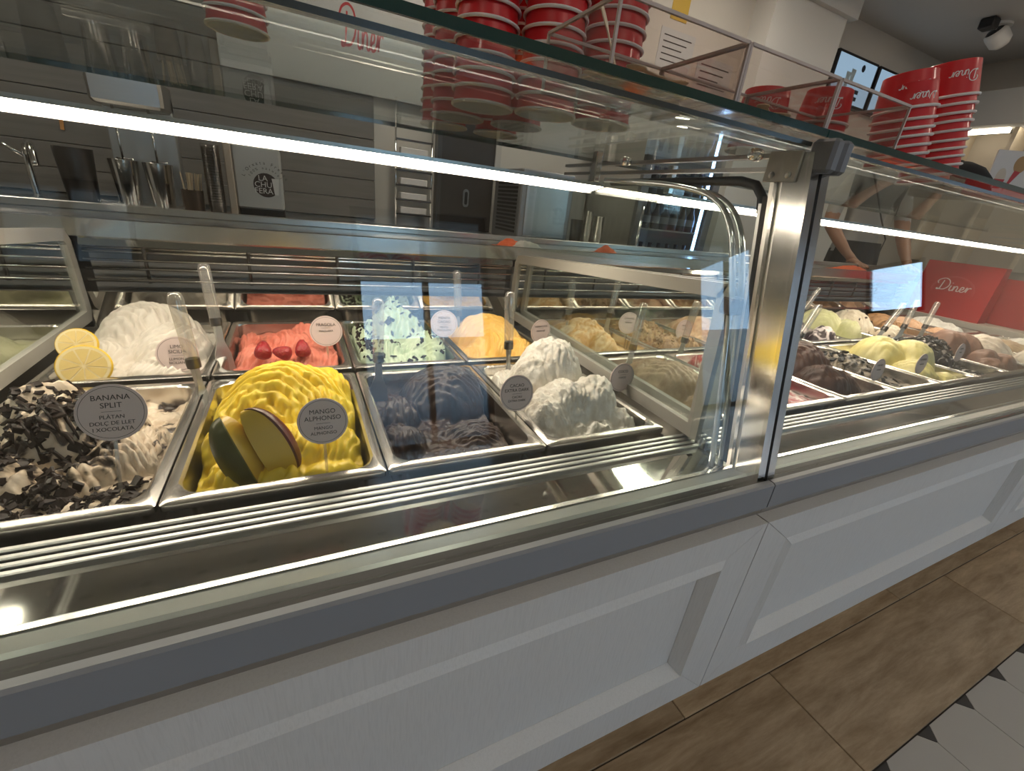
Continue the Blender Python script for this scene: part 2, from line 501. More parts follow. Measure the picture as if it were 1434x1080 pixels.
# unseen square ceiling panels, added as warm fill light for the room
fill_lamp_staff = flat('staff_fill_diffuser', (1, 1, 1), 0.5, emit=(1, 0.88, 0.73), estr=STAFF_STRENGTH)
fill_lamp_customer = flat('customer_fill_diffuser', (1, 1, 1), 0.5, emit=(1, 0.88, 0.73), estr=CEIL_STRENGTH)
for i, (x, y) in enumerate([(-1.6, -1.2), (0.6, -1.2), (2.8, -1.2), (4.6, -0.6), (-1.5, 1.75), (0.7, 1.75), (2.4, 1.9), (4.4, 1.3)]):
    t = empty('added_fill_lamp_offscreen', (x, y, ZC))
    MB().box(-.2, .2, -.2, .2, -0.012, 0.0).build('housing', white_plastic, t)
    MB().box(-.17, .17, -.17, .17, -0.016, -0.011).build('diffuser_offscreen', fill_lamp_customer if y < 0 else fill_lamp_staff, t)
    tag(t, 'square white ceiling fill lamp with glowing diffuser, added out of view', 'lamp', 'added square fill lamps')

# ------------------------------------------------------------------ display counter
PZ = 0.637                       # pan rim height
MODS = [(-1.525, -0.449), (-0.443, 0.6375), (0.6387, 3.16)]
GB, GT = (0.333, 0.624), (0.418, 1.092)      # front glass bottom / top in (y, z)
gn = Vector((0, -(GT[1] - GB[1]), GT[0] - GB[0])).normalized()

def panel_front(x0, x1, label):
    """shaker front: mitred frame with sloped inner edge and recessed field"""
    y, z0, z1 = 0.297, 0.175, 0.568
    t = empty('counter_front_panel', ((x0 + x1) / 2, y + 0.02, z0))
    ox, oy, oz = -(x0 + x1) / 2, -(y + 0.02), -z0
    w_, s_, wt = 0.084, 0.014, 0.064
    o = [(x0, z0), (x1, z0), (x1, z1), (x0, z1)]
    i1 = [(x0 + w_, z0 + w_), (x1 - w_, z0 + w_), (x1 - w_, z1 - wt), (x0 + w_, z1 - wt)]
    i0 = [(x0 + w_ - .012, z0 + w_ - .012), (x1 - w_ + .012, z0 + w_ - .012), (x1 - w_ + .012, z1 - wt + .012), (x0 + w_ - .012, z1 - wt + .012)]
    i2 = [(x0 + w_ + s_, z0 + w_ + s_), (x1 - w_ - s_, z0 + w_ + s_), (x1 - w_ - s_, z1 - wt - s_), (x0 + w_ + s_, z1 - wt - s_)]
    def P(q, yy): return (q[0] + ox, yy + oy, q[1] + oz)
    names = ('bottom_rail', 'stile', 'top_rail', 'stile')
    e = 0.0006
    for k in range(4):
        j = (k + 1) % 4
        a, b = o[k], o[j]; c, d = i1[j], i1[k]; c2, d2 = i2[j], i2[k]
        # tiny joint at each mitre
        mb = MB()
        c0, d0 = i0[j], i0[k]
        vs = [P(a, y), P(b, y), P(c, y - 0.006), P(d, y - 0.006), P(c2, y + 0.0155), P(d2, y + 0.0155), P(a, y + 0.022), P(b, y + 0.022), P(c2, y + 0.022), P(d2, y + 0.022), P(c0, y), P(d0, y)]
        cx = [sum(v[q] for v in vs) / len(vs) for q in range(3)]
        if k in (0, 2): vs = [((v[0] - cx[0]) * (1 - e / (x1 - x0)) + cx[0], v[1], v[2]) for v in vs]
        else: vs = [(v[0], v[1], (v[2] - cx[2]) * (1 - e / (z1 - z0) * 2) + cx[2]) for v in vs]
        mb.add(vs, [(0, 1, 10, 11), (11, 10, 2, 3), (3, 2, 4, 5), (0, 6, 7, 1), (6, 9, 8, 7), (5, 4, 8, 9), (1, 7, 8, 4, 2, 10), (0, 11, 3, 5, 9, 6)])
        mb.build(names[k], wood_white, t)
    f = MB(); f.box(x0 + w_ + s_ + .0016 + ox, x1 - w_ - s_ - .0016 + ox, y + 0.0150 + oy, y + 0.0215 + oy, z0 + w_ + s_ + .0016 + oz, z1 - wt - s_ - .0016 + oz, bev=0.001)
    f.build('field_panel', wood_white, t)
    tag(t, label, 'panel')
    return t
panel_front(-1.525, -0.446, 'white wood counter panel left of the banana split pan')
panel_front(-0.444, 0.6285, 'white grained counter panel under the mango and coconut gelato')
panel_front(0.6305, 1.893, 'white grained counter panel below the dark chocolate gelato')
panel_front(1.895, 3.16, 'white counter panel below the cookie gelato, farthest along the counter')

def counter_base(x0, x1, label):
    t = empty('counter_cabinet', ((x0 + x1) / 2, 0.8, 0))
    ox = -(x0 + x1) / 2; oy = -0.8
    b = MB(); b.box(x0 + ox, x1 + ox, 0.319 + oy, 1.6 + oy, 0.175, 0.535); b.build('carcass', flat('pale_carcass', (0.5, 0.49, 0.47), 0.6), t)
    b = MB(); b.box(x0 + ox, x1 + ox, 0.62 + oy, 1.5 + oy, 0.0, 0.175); b.build('plinth', flat('dark_plinth', (0.06, 0.055, 0.05), 0.6), t)
    b = MB(); b.box(x0 + ox, x1 + ox, 0.318 + oy, 0.485 + oy, 0.535, 0.60); b.box(x0 + ox, x1 + ox, 0.485 + oy, 1.35 + oy, 0.535, 0.545); b.build('well_lining', flat('well_lining', (0.45, 0.44, 0.42), 0.35, 1.0), t)
    ap = MB(); ap.prism_x([(0.312 + oy, 0.583), (0.3125 + oy, 0.625), (0.316 + oy, 0.6275), (0.324 + oy, 0.6275), (0.324 + oy, 0.583)], x0 + ox + 0.0008, x1 + ox - 0.0008)
    ap.build('front_strip', apron_mat, t)
    gk = MB(); gk.box(x0 + ox + .001, x1 + ox - .001, 0.3245 + oy, 0.347 + oy, 0.60, 0.6235); gk.build('glass_gasket', black_rubber, t)
    # sloped cold-air lip behind the glass foot, polished tray, ribbed rail
    lp = MB(); lp.prism_x([(0.345 + oy, 0.6225), (0.350 + oy, 0.6265), (0.378 + oy, 0.616), (0.388 + oy, 0.616), (0.388 + oy, 0.598), (0.345 + oy, 0.598)], x0 + ox + .012, x1 + ox - .012)
    lp.build('glass_foot_strip', flat('grey_green_strip', (0.42, 0.45, 0.43), 0.3, 0.5), t)
    ls = MB(); ls.box(x0 + ox + .012, x1 + ox - .012, 0.378 + oy, 0.384 + oy, 0.6162, 0.6185); ls.build('bright_lip', chrome, t)
    tr = MB(); tr.prism_x([(0.388 + oy, 0.6045), (0.452 + oy, 0.6105), (0.452 + oy, 0.600), (0.388 + oy, 0.600)], x0 + ox + .012, x1 + ox - .012)
    tr.build('polished_tray', mirror_steel, t)
    rl = MB()
    for i in range(4):
        yy = 0.4505 + i * 0.0088
        zz = 0.613 + i * 0.0025
        rl.box(x0 + ox + .012, x1 + ox - .012, yy + oy, yy + 0.0066 + oy, 0.60, zz + 0.006, bev=0.0012)
    rl.build('ribbed_rail', alu, t)
    # rear side: steel back lining, dark slot, bright rods, polished lip
    bk = MB(); bk.prism_x([(1.286 + oy, 0.60), (1.262 + oy, 0.703), (1.268 + oy, 0.703), (1.292 + oy, 0.60)], x0 + ox + .01, x1 + ox - .01); bk.build('back_lining', mirror_steel, t)
    dk = MB(); dk.box(x0 + ox + .01, x1 + ox - .01, 1.34 + oy, 1.35 + oy, 0.60, 0.80); dk.build('rear_duct_lining', flat('duct_lining', (0.22, 0.215, 0.21), 0.5), t)
    for zz, yy, r in ((0.722, 1.30, 0.004), (0.748, 1.305, 0.0035), (0.768, 1.302, 0.003), (0.785, 1.31, 0.004)):
        rd = MB(); rd.tube([(x0 + ox + .01, yy + oy, zz), (x1 + ox - .01, yy + oy, zz)], r, 8); rd.build('bright_rod', chrome, t, smooth=True)
    xx = x0 + 0.12
    while xx < x1:
        rd = MB(); rd.tube([(xx + ox, 1.306 + oy, 0.715), (xx + ox, 1.306 + oy, 0.793)], 0.004, 8); rd.build('rod_holder', dark_steel, t, smooth=True)
        xx += 0.21
    lp2 = MB(); lp2.prism_x([(1.296 + oy, 0.800), (1.31 + oy, 0.79), (1.34 + oy, 0.79), (1.34 + oy, 0.822), (1.306 + oy, 0.822)], x0 + ox + .01, x1 + ox - .01); lp2.build('polished_lip', mirror_steel, t)
    tag(t, label, 'display counter')
    return t
counter_base(*MODS[0], 'refrigerated counter base beyond the left partition, left of the banana split pan')
counter_base(*MODS[1], 'refrigerated counter base with steel well holding banana split and mango pans')
counter_base(*MODS[2], 'long refrigerated counter base with steel well holding dark chocolate and pistachio pans')

# one continuous steel worktop on the staff side
t = empty('steel_worktop', (0.8, 1.46, 0.8))
MB().box(-2.325, 3.3, -0.16, 0.16, 0.022, 0.046, bev=0.003).build('slab', flat('worktop_steel', (0.55, 0.54, 0.52), 0.22, 1.0, noise=0.08, nscale=2, stretch=(1, 30, 30)), t)
MB().box(-2.325, 3.3, -0.163, -0.15, 0.016, 0.057, bev=0.002).build('front_edge', flat('worktop_edge_steel', (0.55, 0.54, 0.52), 0.2, 1.0, noise=0.08, nscale=1.5), t)
MB().box(-2.325, 3.3, 0.150, 0.163, 0.046, 0.066, bev=0.002).build('rear_edge', steel, t)
tag(t, 'long steel worktop behind the gelato pans', 'worktop')

def windscreen(x0, x1, label):
    t = empty('front_glass', ((x0 + x1) / 2, GB[0], GB[1]))
    ox = -(x0 + x1) / 2
    dy, dz = GT[0] - GB[0], GT[1] - GB[1]
    th = 0.006
    ny, nz = -gn.y * th, -gn.z * th
    b = MB(); b.prism_x([(0, 0), (dy, dz), (dy + ny, dz + nz), (ny, nz)], x0 + ox, x1 + ox)
    b.build('pane', glass, t)
    r = MB(); r.prism_x([(dy - .002, dz - .002), (dy + .008, dz - .002), (dy + .008, dz + .003), (dy - .002, dz + .003)], x0 + ox, x1 + ox)
    r.build('top_rail', flat('dark_glass_rail', (0.10, 0.11, 0.105), 0.25, 0.8), t)
    tag(t, label, 'glass')
windscreen(-1.515, -0.458, 'leaning front glass pane beyond the left partition')
windscreen(-0.434, 0.612, 'leaning front glass pane over the mango and coconut gelato')
windscreen(0.662, 3.15, 'leaning front glass pane over the dark chocolate gelato')

def shelf(x0, x1, label):
    t = empty('glass_shelf', ((x0 + x1) / 2, 0.75, 1.10))
    ox = -(x0 + x1) / 2
    b = MB(); b.box(x0 + ox, x1 + ox, 0.425 - 0.75, 1.08 - 0.75, 0.0065, 0.0145); b.build('pane', shelf_glass, t)
    MB().box(x0 + ox, x1 + ox, 0.4215 - 0.75, 0.4255 - 0.75, 0.006, 0.015).build('front_edge', glass_edge, t)
    MB().box(x0 + ox, x1 + ox, 1.0795 - 0.75, 1.0835 - 0.75, 0.0066, 0.0144).build('rear_edge', glass_edge, t)
    tag(t, label, 'glass shelf')
shelf(-1.525, -0.446, 'green-edged glass shelf beyond the left partition')
shelf(-0.444, 0.645, 'green-edged glass top shelf carrying the tall red cup stacks')
shelf(0.647, 3.16, 'green-edged glass top shelf carrying the upside-down cup stacks and the cone card')

led_mat = flat('led_diffuser', (1, 1, 1), 0.5, emit=(1.0, 0.84, 0.68), estr=LED_STRENGTH)
def led(x0, x1, label, sfx=''):
    t = empty('led_light_bar' + sfx, ((x0 + x1) / 2, 0.865, 1.03))
    hx = (x1 - x0) / 2
    MB().prism_x([(-0.0255, 0.0050), (-0.023, 0.0068), (0.021, -0.0010), (0.024, 0.007), (-0.024, 0.0115), (-0.0255, 0.0115)], -hx, hx).build('housing', alu, t)
    MB().prism_x([(-0.0230, 0.0066), (-0.0230, 0.0056), (0.0200, -0.0030), (0.0200, -0.0012)], -hx, hx).build('diffuser' + sfx, led_mat, t)
    MB().prism_x([(0.0200, -0.0085), (0.024, -0.0085), (0.024, 0.007), (0.0210, -0.001)], -hx, hx).build('trim_lip', alu, t)
    for x in (-hx + 0.01, hx - 0.01):
        MB().box(x - 0.008, x + 0.008, -0.006, 0.012, 0.012, 0.074, bev=0.002).build('bracket', chrome, t)
    tag(t, label, 'light')
led(-1.5, -0.47, 'glowing led bar beyond the left partition', '_offscreen')
led(-0.42, 0.605, 'glowing led bar under the glass shelf above mango and coconut gelato')
led(0.80, 3.12, 'long glowing led bar above the dark chocolate and pistachio gelato')

# ends of the refrigerated modules: framed partition pane, curved-edge side glass, gasket frame, chrome post
def offset_loop(pts, d):
    n = len(pts); out = []
    for i in range(n):
        p0, p1, p2 = [Vector(pts[(i + k) % n]) for k in (-1, 0, 1)]
        e1 = (p1 - p0).normalized(); e2 = (p2 - p1).normalized()
        n1 = Vector((-e1.y, e1.x)); n2 = Vector((-e2.y, e2.x))
        b = (n1 + n2).normalized(); s = d / max(0.3, b.dot(n1))
        out.append((p1.x + b.x * s, p1.y + b.y * s))
    return out
def frame_yz(mb, outer, d, x0, x1):
    inner = offset_loop(outer, d)
    n = len(outer)
    rings = [[(x0, *p) for p in outer], [(x1, *p) for p in outer], [(x1, *p) for p in inner], [(x0, *p) for p in inner]]
    vs = [p for r in rings for p in r]; fs = []
    for k in range(4):
        kk = (k + 1) % 4
        for i in range(n):
            j = (i + 1) % n
            fs.append((k * n + i, k * n + j, kk * n + j, kk * n + i))
    mb.add(vs, fs)
    return inner

def partition(xc, label):
    t = empty('partition_pane', (xc, 0.85, PZ))
    oy, oz = -0.85, -PZ
    o = [(0.452, 0.628), (1.25, 0.640), (1.262, 0.66), (1.252, 0.815), (1.235, 0.838), (1.20, 0.842), (0.478, 0.901), (0.470, 0.895)]
    o = [(y + oy, z + oz) for y, z in o]
    mb = MB(); inner = frame_yz(mb, o, 0.024, -0.006, 0.006)
    mb.build('frame', grey_frame, t)
    p = MB(); p.loft([[(-0.002, *q) for q in inner], [(0.002, *q) for q in inner]]); p.build('pane', glass, t)
    tag(t, label, 'partition')
partition(0.619, 'grey-framed glass partition between coconut and coffee gelato')
partition(0.662, 'grey-framed glass partition on the coffee gelato side of the chrome post')
partition(-0.434, 'grey-framed glass partition left of the lemon gelato and banana split')

CURVE = [(0.405, 0.598), (0.425, 0.70), (0.446, 0.80), (0.470, 0.90), (0.490, 0.955), (0.505, 0.985), (0.53, 1.012), (0.57, 1.030), (0.63, 1.040), (0.72, 1.046), (0.85, 1.050)]
def side_glass(x, label):
    t = empty('curved_side_glass', (x, 0.6, 0.6))
    pts = [(y - 0.6, z - 0.6) for y, z in CURVE]
    poly = pts + [(1.2 - 0.6, 1.05 - 0.6), (1.2 - 0.6, 0.86 - 0.6), (0.5 - 0.6, 0.915 - 0.6), (0.462 - 0.6, 0.62 - 0.6), (0.44 - 0.6, 0.598 - 0.6)]
    MB().loft([[(-0.002, *q) for q in poly], [(0.002, *q) for q in poly]]).build('pane', glass, t)
    e = MB(); e.tube([(0, *p) for p in [tuple(q) for q in spline(pts, 4)]], 0.0052, 8, flat_z=0.9)
    e.build('polished_edge', glass_edge_lt, t, smooth=True)
    MB().box(-0.009, 0.009, 0.452 - 0.6, 0.476 - 0.6, 0.855 - 0.6, 0.882 - 0.6, bev=0.003).build('edge_clip', dark_steel, t)
    tag(t, label, 'glass', 'curved side glasses at the chrome post')
side_glass(0.612, 'side glass with a curved bright edge beside the coconut gelato')
side_glass(0.634, 'side glass with a curved bright edge next to the chrome post')

def post(xc, label):
    t = empty('chrome_post', (xc, 0.37, 0.6))
    def strip(name, d0, d1, x0, x1, mat, z0=0.612, z1=1.085):
        """leaning strip parallel to the front glass; d = distance behind the glass face"""
        def Y(z): return GB[0] + (z - GB[1]) * (GT[0] - GB[0]) / (GT[1] - GB[1]) - 0.37
        m = MB()
        m.loft([[(x0, Y(z) + d0, z - 0.6), (x1, Y(z) + d0, z - 0.6), (x1, Y(z) + d1, z - 0.6), (x0, Y(z) + d1, z - 0.6)] for z in (z0, z1)])
        return m.build(name, mat, t)
    strip('front_profile', -0.004, 0.03, -0.020, -0.0035, chrome)
    strip('front_profile', -0.004, 0.03, 0.0035, 0.020, chrome)
    strip('joint_seal', 0.000, 0.03, -0.0035, 0.0035, black_rubber)
    strip('side_profile', 0.030, 0.058, -0.014, 0.014, steel)
    strip('bead', 0.030, 0.036, -0.0185, 0.0185, chrome)
    strip('bead', 0.044, 0.049, -0.0175, 0.0175, chrome)
    strip('gasket', 0.058, 0.066, -0.0145, 0.0145, black_rubber, 0.62, 1.03)
    strip('inner_bead', 0.066, 0.071, -0.0145, 0.0145, alu, 0.62, 1.02)
    # gasketed top arm running back along the side
    arm = MB(); arm.tube([(0, 0.478 - .37, 1.008 - .6), (0, 0.484 - .37, 1.03 - .6), (0, 0.50 - .37, 1.046 - .6), (0, 0.53 - .37, 1.052 - .6), (0, 0.86 - .37, 1.048 - .6)], 0.007, 8)
    arm.build('gasket_arm', black_rubber, t, smooth=True)
    for dz in (0.012, 0.030):
        a2 = MB(); a2.box(-0.006, 0.006, 0.44 - .37, 1.06 - .37, 1.052 - .6 + dz, 1.058 - .6 + dz); a2.build('shelf_arm', alu, t)
    b = MB(); b.box(-0.024, -0.0205, 0.425 - .37, 0.475 - .37, 1.048 - .6, 1.088 - .6, bev=0.002); pl = b.build('bracket_plate', grey_frame, t)
    for yy in (0.437, 0.462):
        s = MB(); s.lathe([(0.0, 0.0), (0.0045, 0.0), (0.004, 0.0015), (0.0, 0.002)], 12); so = s.build('screw', alu, pl, smooth=True)
        so.location = (-0.0243, yy - .37, 1.057 - .6); so.rotation_euler = (0, -math.pi / 2, 0)
    for x0, x1 in ((-0.0195, -0.0012), (0.0012, 0.0195)):
        MB().box(x0, x1, 0.388 - .37, 0.422 - .37, 1.060 - .6, 1.1 - .6, bev=0.004).build('corner_cap', cap_grey, t)
    for yy in (0.5, 0.80):
        k_ = MB(); k_.lathe([(0.0, -.008), (0.008, -.008), (0.009, 0.0), (0.008, .008), (0.0, .008)], 14); ko = k_.build('shelf_clip', chrome, t, smooth=True)
        ko.location = (-0.02, yy - .37, 1.085 - .6); ko.rotation_euler = (0, math.pi / 2, 0)
    tag(t, label, 'post')
post(0.638, 'leaning chrome post with two grey caps between the front glass panes')
post(-0.446, 'leaning chrome post beyond the banana split pan')
post(3.165, 'leaning chrome post at the far end of the counter')

# ------------------------------------------------------------------ pans and gelato
PW, PD = 0.2455, 0.362
def rrect(hw, hd, r, n=5):
    pts = []
    for cx, cy, a0 in ((hw - r, hd - r, 0), (-hw + r, hd - r, 90), (-hw + r, -hd + r, 180), (hw - r, -hd + r, 270)):
        for i in range(n + 1):
            a = math.radians(a0 + 90 * i / n)
            pts.append((cx + r * math.cos(a), cy + r * math.sin(a)))
    return pts
def make_pan_mesh():
    mb = MB()
    spec = [(PW / 2 - .0006, PD / 2, 0.006, -0.010), (PW / 2 - .0003, PD / 2, 0.006, -0.002), (PW / 2 - .003, PD / 2 - .003, 0.006, 0.0),
            (PW / 2 - 0.012, PD / 2 - 0.015, 0.026, 0.0), (PW / 2 - 0.0155, PD / 2 - 0.0185, 0.026, -0.003),
            (PW / 2 - 0.019, PD / 2 - 0.022, 0.028, -0.06), (PW / 2 - 0.022, PD / 2 - 0.025, 0.025, -0.085)]
    rings = [[(x, y, z) for x, y in rrect(hw, hd, r)] for hw, hd, r, z in spec]
    mb.loft(rings, False, True)
    return mb
pan0 = make_pan_mesh().build('gelato_pan', steel_pan, smooth=True, angle=35)
pan_used = [False]
def put_pan(x, y, label):
    if not pan_used[0]: pan_used[0] = True; o = pan0
    else: o = pan0.copy(); C.objects.link(o)
    o.location = (x, y, PZ)
    return tag(o, label, 'pan', 'steel gelato pans')

HW, HD = PW / 2 - 0.0165, PD / 2 - 0.0195
def smax(a, b, k):
    h = np.clip(0.5 + 0.5 * (a - b) / k, 0, 1)
    return b * (1 - h) + a * h + k * h * (1 - h)
def gelato_field(U, V, spec, seed):
    """height above the rim from a list of overlapping folded lobes"""
    lvl = spec.get('level', -0.03)
    X = U * HW; Y = V * HD
    wx = (fbm(X * 30 + seed, Y * 30, seed, 3) - 0.5) * 0.022
    wy = (fbm(X * 30, Y * 30 + 9 + seed, seed + 5, 3) - 0.5) * 0.022
    Xw, Yw = X + wx, Y + wy
    H = np.full_like(X, lvl) + (fbm(X * 60, Y * 60, seed + 3, 3) - 0.5) * spec.get('base_amp', 0.01)
    for i, lb in enumerate(spec['lobes']):
        u, v, ru, rv, h, ang, nr, amp, cur = lb
        a = math.radians(ang); ca, sa = math.cos(a), math.sin(a)
        dx, dy = Xw - u * HW, Yw - v * HD
        px, py = dx * ca + dy * sa, -dx * sa + dy * ca
        rr = (px / (ru * HW)) ** 2 + (py / (rv * HW)) ** 2
        dome = np.clip(1 - rr, 0, 1)
        z = lvl - 0.02 + (h - lvl + 0.02) * dome ** spec.get('pow', 0.5)
        ph = 1.35 * nr * math.pi * (px / (ru * HW) + cur * (py / (rv * HW)) ** 2) + i * 1.7
        ph = ph + (fbm(X * 28 + i, Y * 28, seed + 31 + i, 3) - 0.5) * 4.5
        saw = (ph / math.pi) % 1.0
        ridge = 1 - np.abs(np.sin(ph)) ** 0.9 if spec.get('round') is None else np.abs(np.sin(ph))
        ridge = 0.7 * (1 - np.abs(np.sin(ph)) ** 0.65) + 0.3 * saw
        z = z - 1.55 * amp * ridge * np.clip(dome * 2.5, 0, 1)
        H = smax(z, H, spec.get('blend', 0.004)) if spec.get('blend', 0.004) > 0 else np.maximum(z, H)
    fa = spec.get('fine', 0.004)
    H = H + (fbm(X * 140, Y * 140, seed + 11, 4) - 0.5) * fa + (fbm(X * 45, Y * 45, seed + 21, 3) - 0.5) * spec.get('mid', 0.006)
    # keep inside the pan walls
    e = np.maximum(np.abs(U) ** 6, np.abs(V) ** 9)
    edge = np.clip((1 - e) * 5, 0, 1)
    H = (lvl - 0.03) * (1 - edge) + H * edge
    return H
def make_gelato(name, x, y, spec, mat, label, res=(80, 116), seed=1):
    nx, ny = res
    u = np.linspace(-1, 1, nx); v = np.linspace(-1, 1, ny)
    U, V = np.meshgrid(u, v)
    # round the corners of the domain
    Ur = U * (1 - 0.10 * np.abs(V) ** 10); Vr = V * (1 - 0.07 * np.abs(U) ** 10)
    H = gelato_field(Ur, Vr, spec, seed)
    verts = np.stack([Ur * HW, Vr * HD, H], -1).reshape(-1, 3)
    # taper with the pan wall below the rim
    below = np.clip(-verts[:, 2] / 0.06, 0, 1) * 0.035
    verts[:, 0] *= 1 - below; verts[:, 1] *= 1 - below * 0.7
    idx = np.arange(nx * ny).reshape(ny, nx)
    q = np.stack([idx[:-1, :-1], idx[:-1, 1:], idx[1:, 1:], idx[1:, :-1]], -1).reshape(-1, 4)
    me = bpy.data.meshes.new(name)
    me.from_pydata(verts.tolist(), [], q.tolist())
    me.materials.append(mat); me.shade_smooth(); me.update()
    o = bpy.data.objects.new(name, me); C.objects.link(o)
    o.location = (x, y, PZ)
    tag(o, label, 'gelato')
    return o, (Ur, Vr, H)
def scatter_chips(name, parent, field, mat, n, size, seed, umin=-0.9, umax=0.9, vmin=-0.92, vmax=0.92, flatness=0.25, hmin=-1, mask=None):
    rnd = random.Random(seed)
    Ur, Vr, H = field; ny, nx = H.shape
    mb = MB(); cnt = 0
    while cnt < n:
        j = rnd.randrange(2, ny - 2); i = rnd.randrange(2, nx - 2)
        if not (umin < Ur[j, i] < umax and vmin < Vr[j, i] < vmax) or H[j, i] < hmin:
            cnt += 0.2; continue
        cnt += 1
        x, y, z = Ur[j, i] * HW, Vr[j, i] * HD, H[j, i]
        nrm = Vector((-(H[j, i + 1] - H[j, i - 1]) / (2 * (Ur[j, i + 1] - Ur[j, i]) * HW), -(H[j + 1, i] - H[j - 1, i]) / (2 * (Vr[j + 1, i] - Vr[j, i]) * HD), 1)).normalized()
        nrm = (nrm + Vector((rnd.uniform(-.5, .5), rnd.uniform(-.5, .5), rnd.uniform(-.2, .5)))).normalized()
        q = nrm.to_track_quat('Z', 'Y').to_matrix() @ Matrix.Rotation(rnd.uniform(0, 6.28), 3, 'Z')
        s = size * rnd.uniform(0.5, 1.5); a, b, c = s, s * rnd.uniform(0.35, 0.9), s * flatness
        k = rnd.uniform(0.5, 1)
        vs = [(-a, -b * k, -c), (a * k, -b, -c), (a, b * k, -c), (-a * k, b, -c), (-a * .8, -b * k, c), (a * k * .8, -b, c * .6), (a * .9, b * k, c), (-a * k, b * .8, c * .7)]
        mb.add([tuple(q @ Vector(p) + Vector((x, y, z + c * 0.5))) for p in vs], [(0, 3, 2, 1), (4, 5, 6, 7), (0, 1, 5, 4), (1, 2, 6, 5), (2, 3, 7, 6), (3, 0, 4, 7)])
    o = mb.build(name, mat, parent)
    o['kind'] = 'stuff'
    return o

choc = flat('dark_chocolate', (0.016, 0.008, 0.0055), 0.45, spec=0.3)
def G(name, a, b, sc=40, lo=.35, hi=.65, **k): return two_tone('gelato_' + name, a, b, sc, lo, hi, **k)

X0 = [-0.284 + 0.2475 * i for i in range(4)]
XR0 = [0.793 + 0.2475 * i for i in range(10)]
XLL = [-0.57 - 0.2475 * i for i in range(4)]
YFR, YBK = 0.677, 1.062

GEL = {}
def pan_with(x, y, name, spec, mat, glabel, plabel, res=(80, 116), seed=1):
    put_pan(x, y, plabel)
    o, f = make_gelato(name, x, y, spec, mat, glabel, res, seed)
    GEL[name + str(round(x, 2)) + str(round(y, 2))] = (o, f)
    return o, f

# front row, first module
sp = dict(level=-0.030, pow=0.55, blend=0.003, base_amp=0.02, mid=0.012, fine=0.006, lobes=[
    (-0.15, 0.25, 0.85, 0.75, 0.045, 30, 3, 0.010, 0.2), (0.55, -0.15, 0.55, 0.5, 0.014, 55, 4, 0.010, 0.3), (-0.6, -0.25, 0.5, 0.6, 0.01, 10, 3, 0.010, 0.3),
    (0.1, -0.4, 0.5, 0.4, -0.005, 50, 3, 0.010, 0.3), (-0.5, -0.75, 0.6, 0.4, -0.012, 0, 3, 0.008, 0.3), (0.75, 0.05, 0.25, 0.45, 0.004, 0, 3, 0.008, 0), (0.4, -0.75, 0.5, 0.3, -0.02, 0, 3, 0.006, 0.3), (-0.45, 0.4, 0.3, 0.62, 0.058, -28, 1.2, 0.004, 0)])
gb, fb = pan_with(X0[0], YFR, 'banana_split_gelato', sp, G('banana', (0.03, 0.017, 0.013), (0.62, 0.50, 0.37), 24, .40, .46, rough=0.4, dist=1.0, third=(0.74, 0.63, 0.50)),
                  'cream and dark chocolate banana split gelato with chocolate shards', 'steel pan of banana split gelato at the left partition', (110, 150), 3)
scatter_chips('chocolate_shards', gb, fb, choc, 620, 0.0052, 5, umax=0.2, vmax=0.35)
scatter_chips('chocolate_shards', gb, fb, choc, 520, 0.005, 6, vmax=-0.5)
scatter_chips('chocolate_shards', gb, fb, choc, 110, 0.006, 9, vmin=0.3, umin=-0.9, umax=0.0)
rib = MB()
rnd = random.Random(4)
for kk in range(9):     # dark sauce strings over the mound
    u0, v0 = rnd.uniform(-0.8, -0.1), rnd.uniform(0.1, 0.75); pts = []
    for s in range(9):
        uu, vv = u0 + s * 0.09, v0 - s * 0.055 + 0.04 * math.sin(s + kk)
        j = int((vv + 1) / 2 * 149); i = int((uu + 1) / 2 * 109)
        pts.append((uu * HW, vv * HD, fb[2][min(j, 147), min(i, 107)] + 0.002))
    rib.tube(pts, [0.0022 + 0.001 * math.sin(q * 2.1 + kk) for q in range(9)], 6)
rib.build('chocolate_sauce', choc, gb, smooth=True)

sp = dict(level=-0.028, pow=0.5, blend=0.002, mid=0.006, fine=0.003, lobes=[
    (0.05, 0.30, 0.95, 1.05, 0.074, 62, 4.5, 0.013, 0.55), (0.35, 0.0, 0.62, 0.85, 0.056, 20, 4, 0.010, 0.7), (-0.35, 0.05, 0.55, 0.6, 0.05, -30, 3, 0.010, 0.6),
    (-0.72, -0.35, 0.30, 0.40, 0.022, 40, 2, 0.007, 0.4), (-0.6, -0.62, 0.30, 0.30, 0.004, 0, 2, 0.006, 0.3), (0.1, -0.45, 0.45, 0.5, 0.026, 10, 2.5, 0.008, 0.6),
    (0.62, -0.45, 0.42, 0.55, 0.018, 0, 3, 0.008, 0.5), (-0.05, -0.72, 0.5, 0.3, -0.004, 0, 2, 0.005, 0.3), (0.6, 0.55, 0.5, 0.7, 0.05, 30, 4, 0.009, 0.4), (-0.6, 0.55, 0.4, 0.4, 0.012, 0, 2, 0.008, 0), (-0.62, -0.05, 0.34, 0.36, 0.032, 10, 2, 0.008, 0.3), (0.55, -0.78, 0.45, 0.25, -0.008, 0, 1, 0.003, 0)])
gm, fm = pan_with(X0[1], YFR, 'mango_gelato', sp, G('mango', (0.78, 0.55, 0.025), (0.86, 0.66, 0.05), 25, rough=0.38, bump=0.15),
                  'folded bright yellow mango gelato with mango slices on it', 'steel pan of bright yellow mango gelato between banana split and dark cocoa', (120, 170), 11)
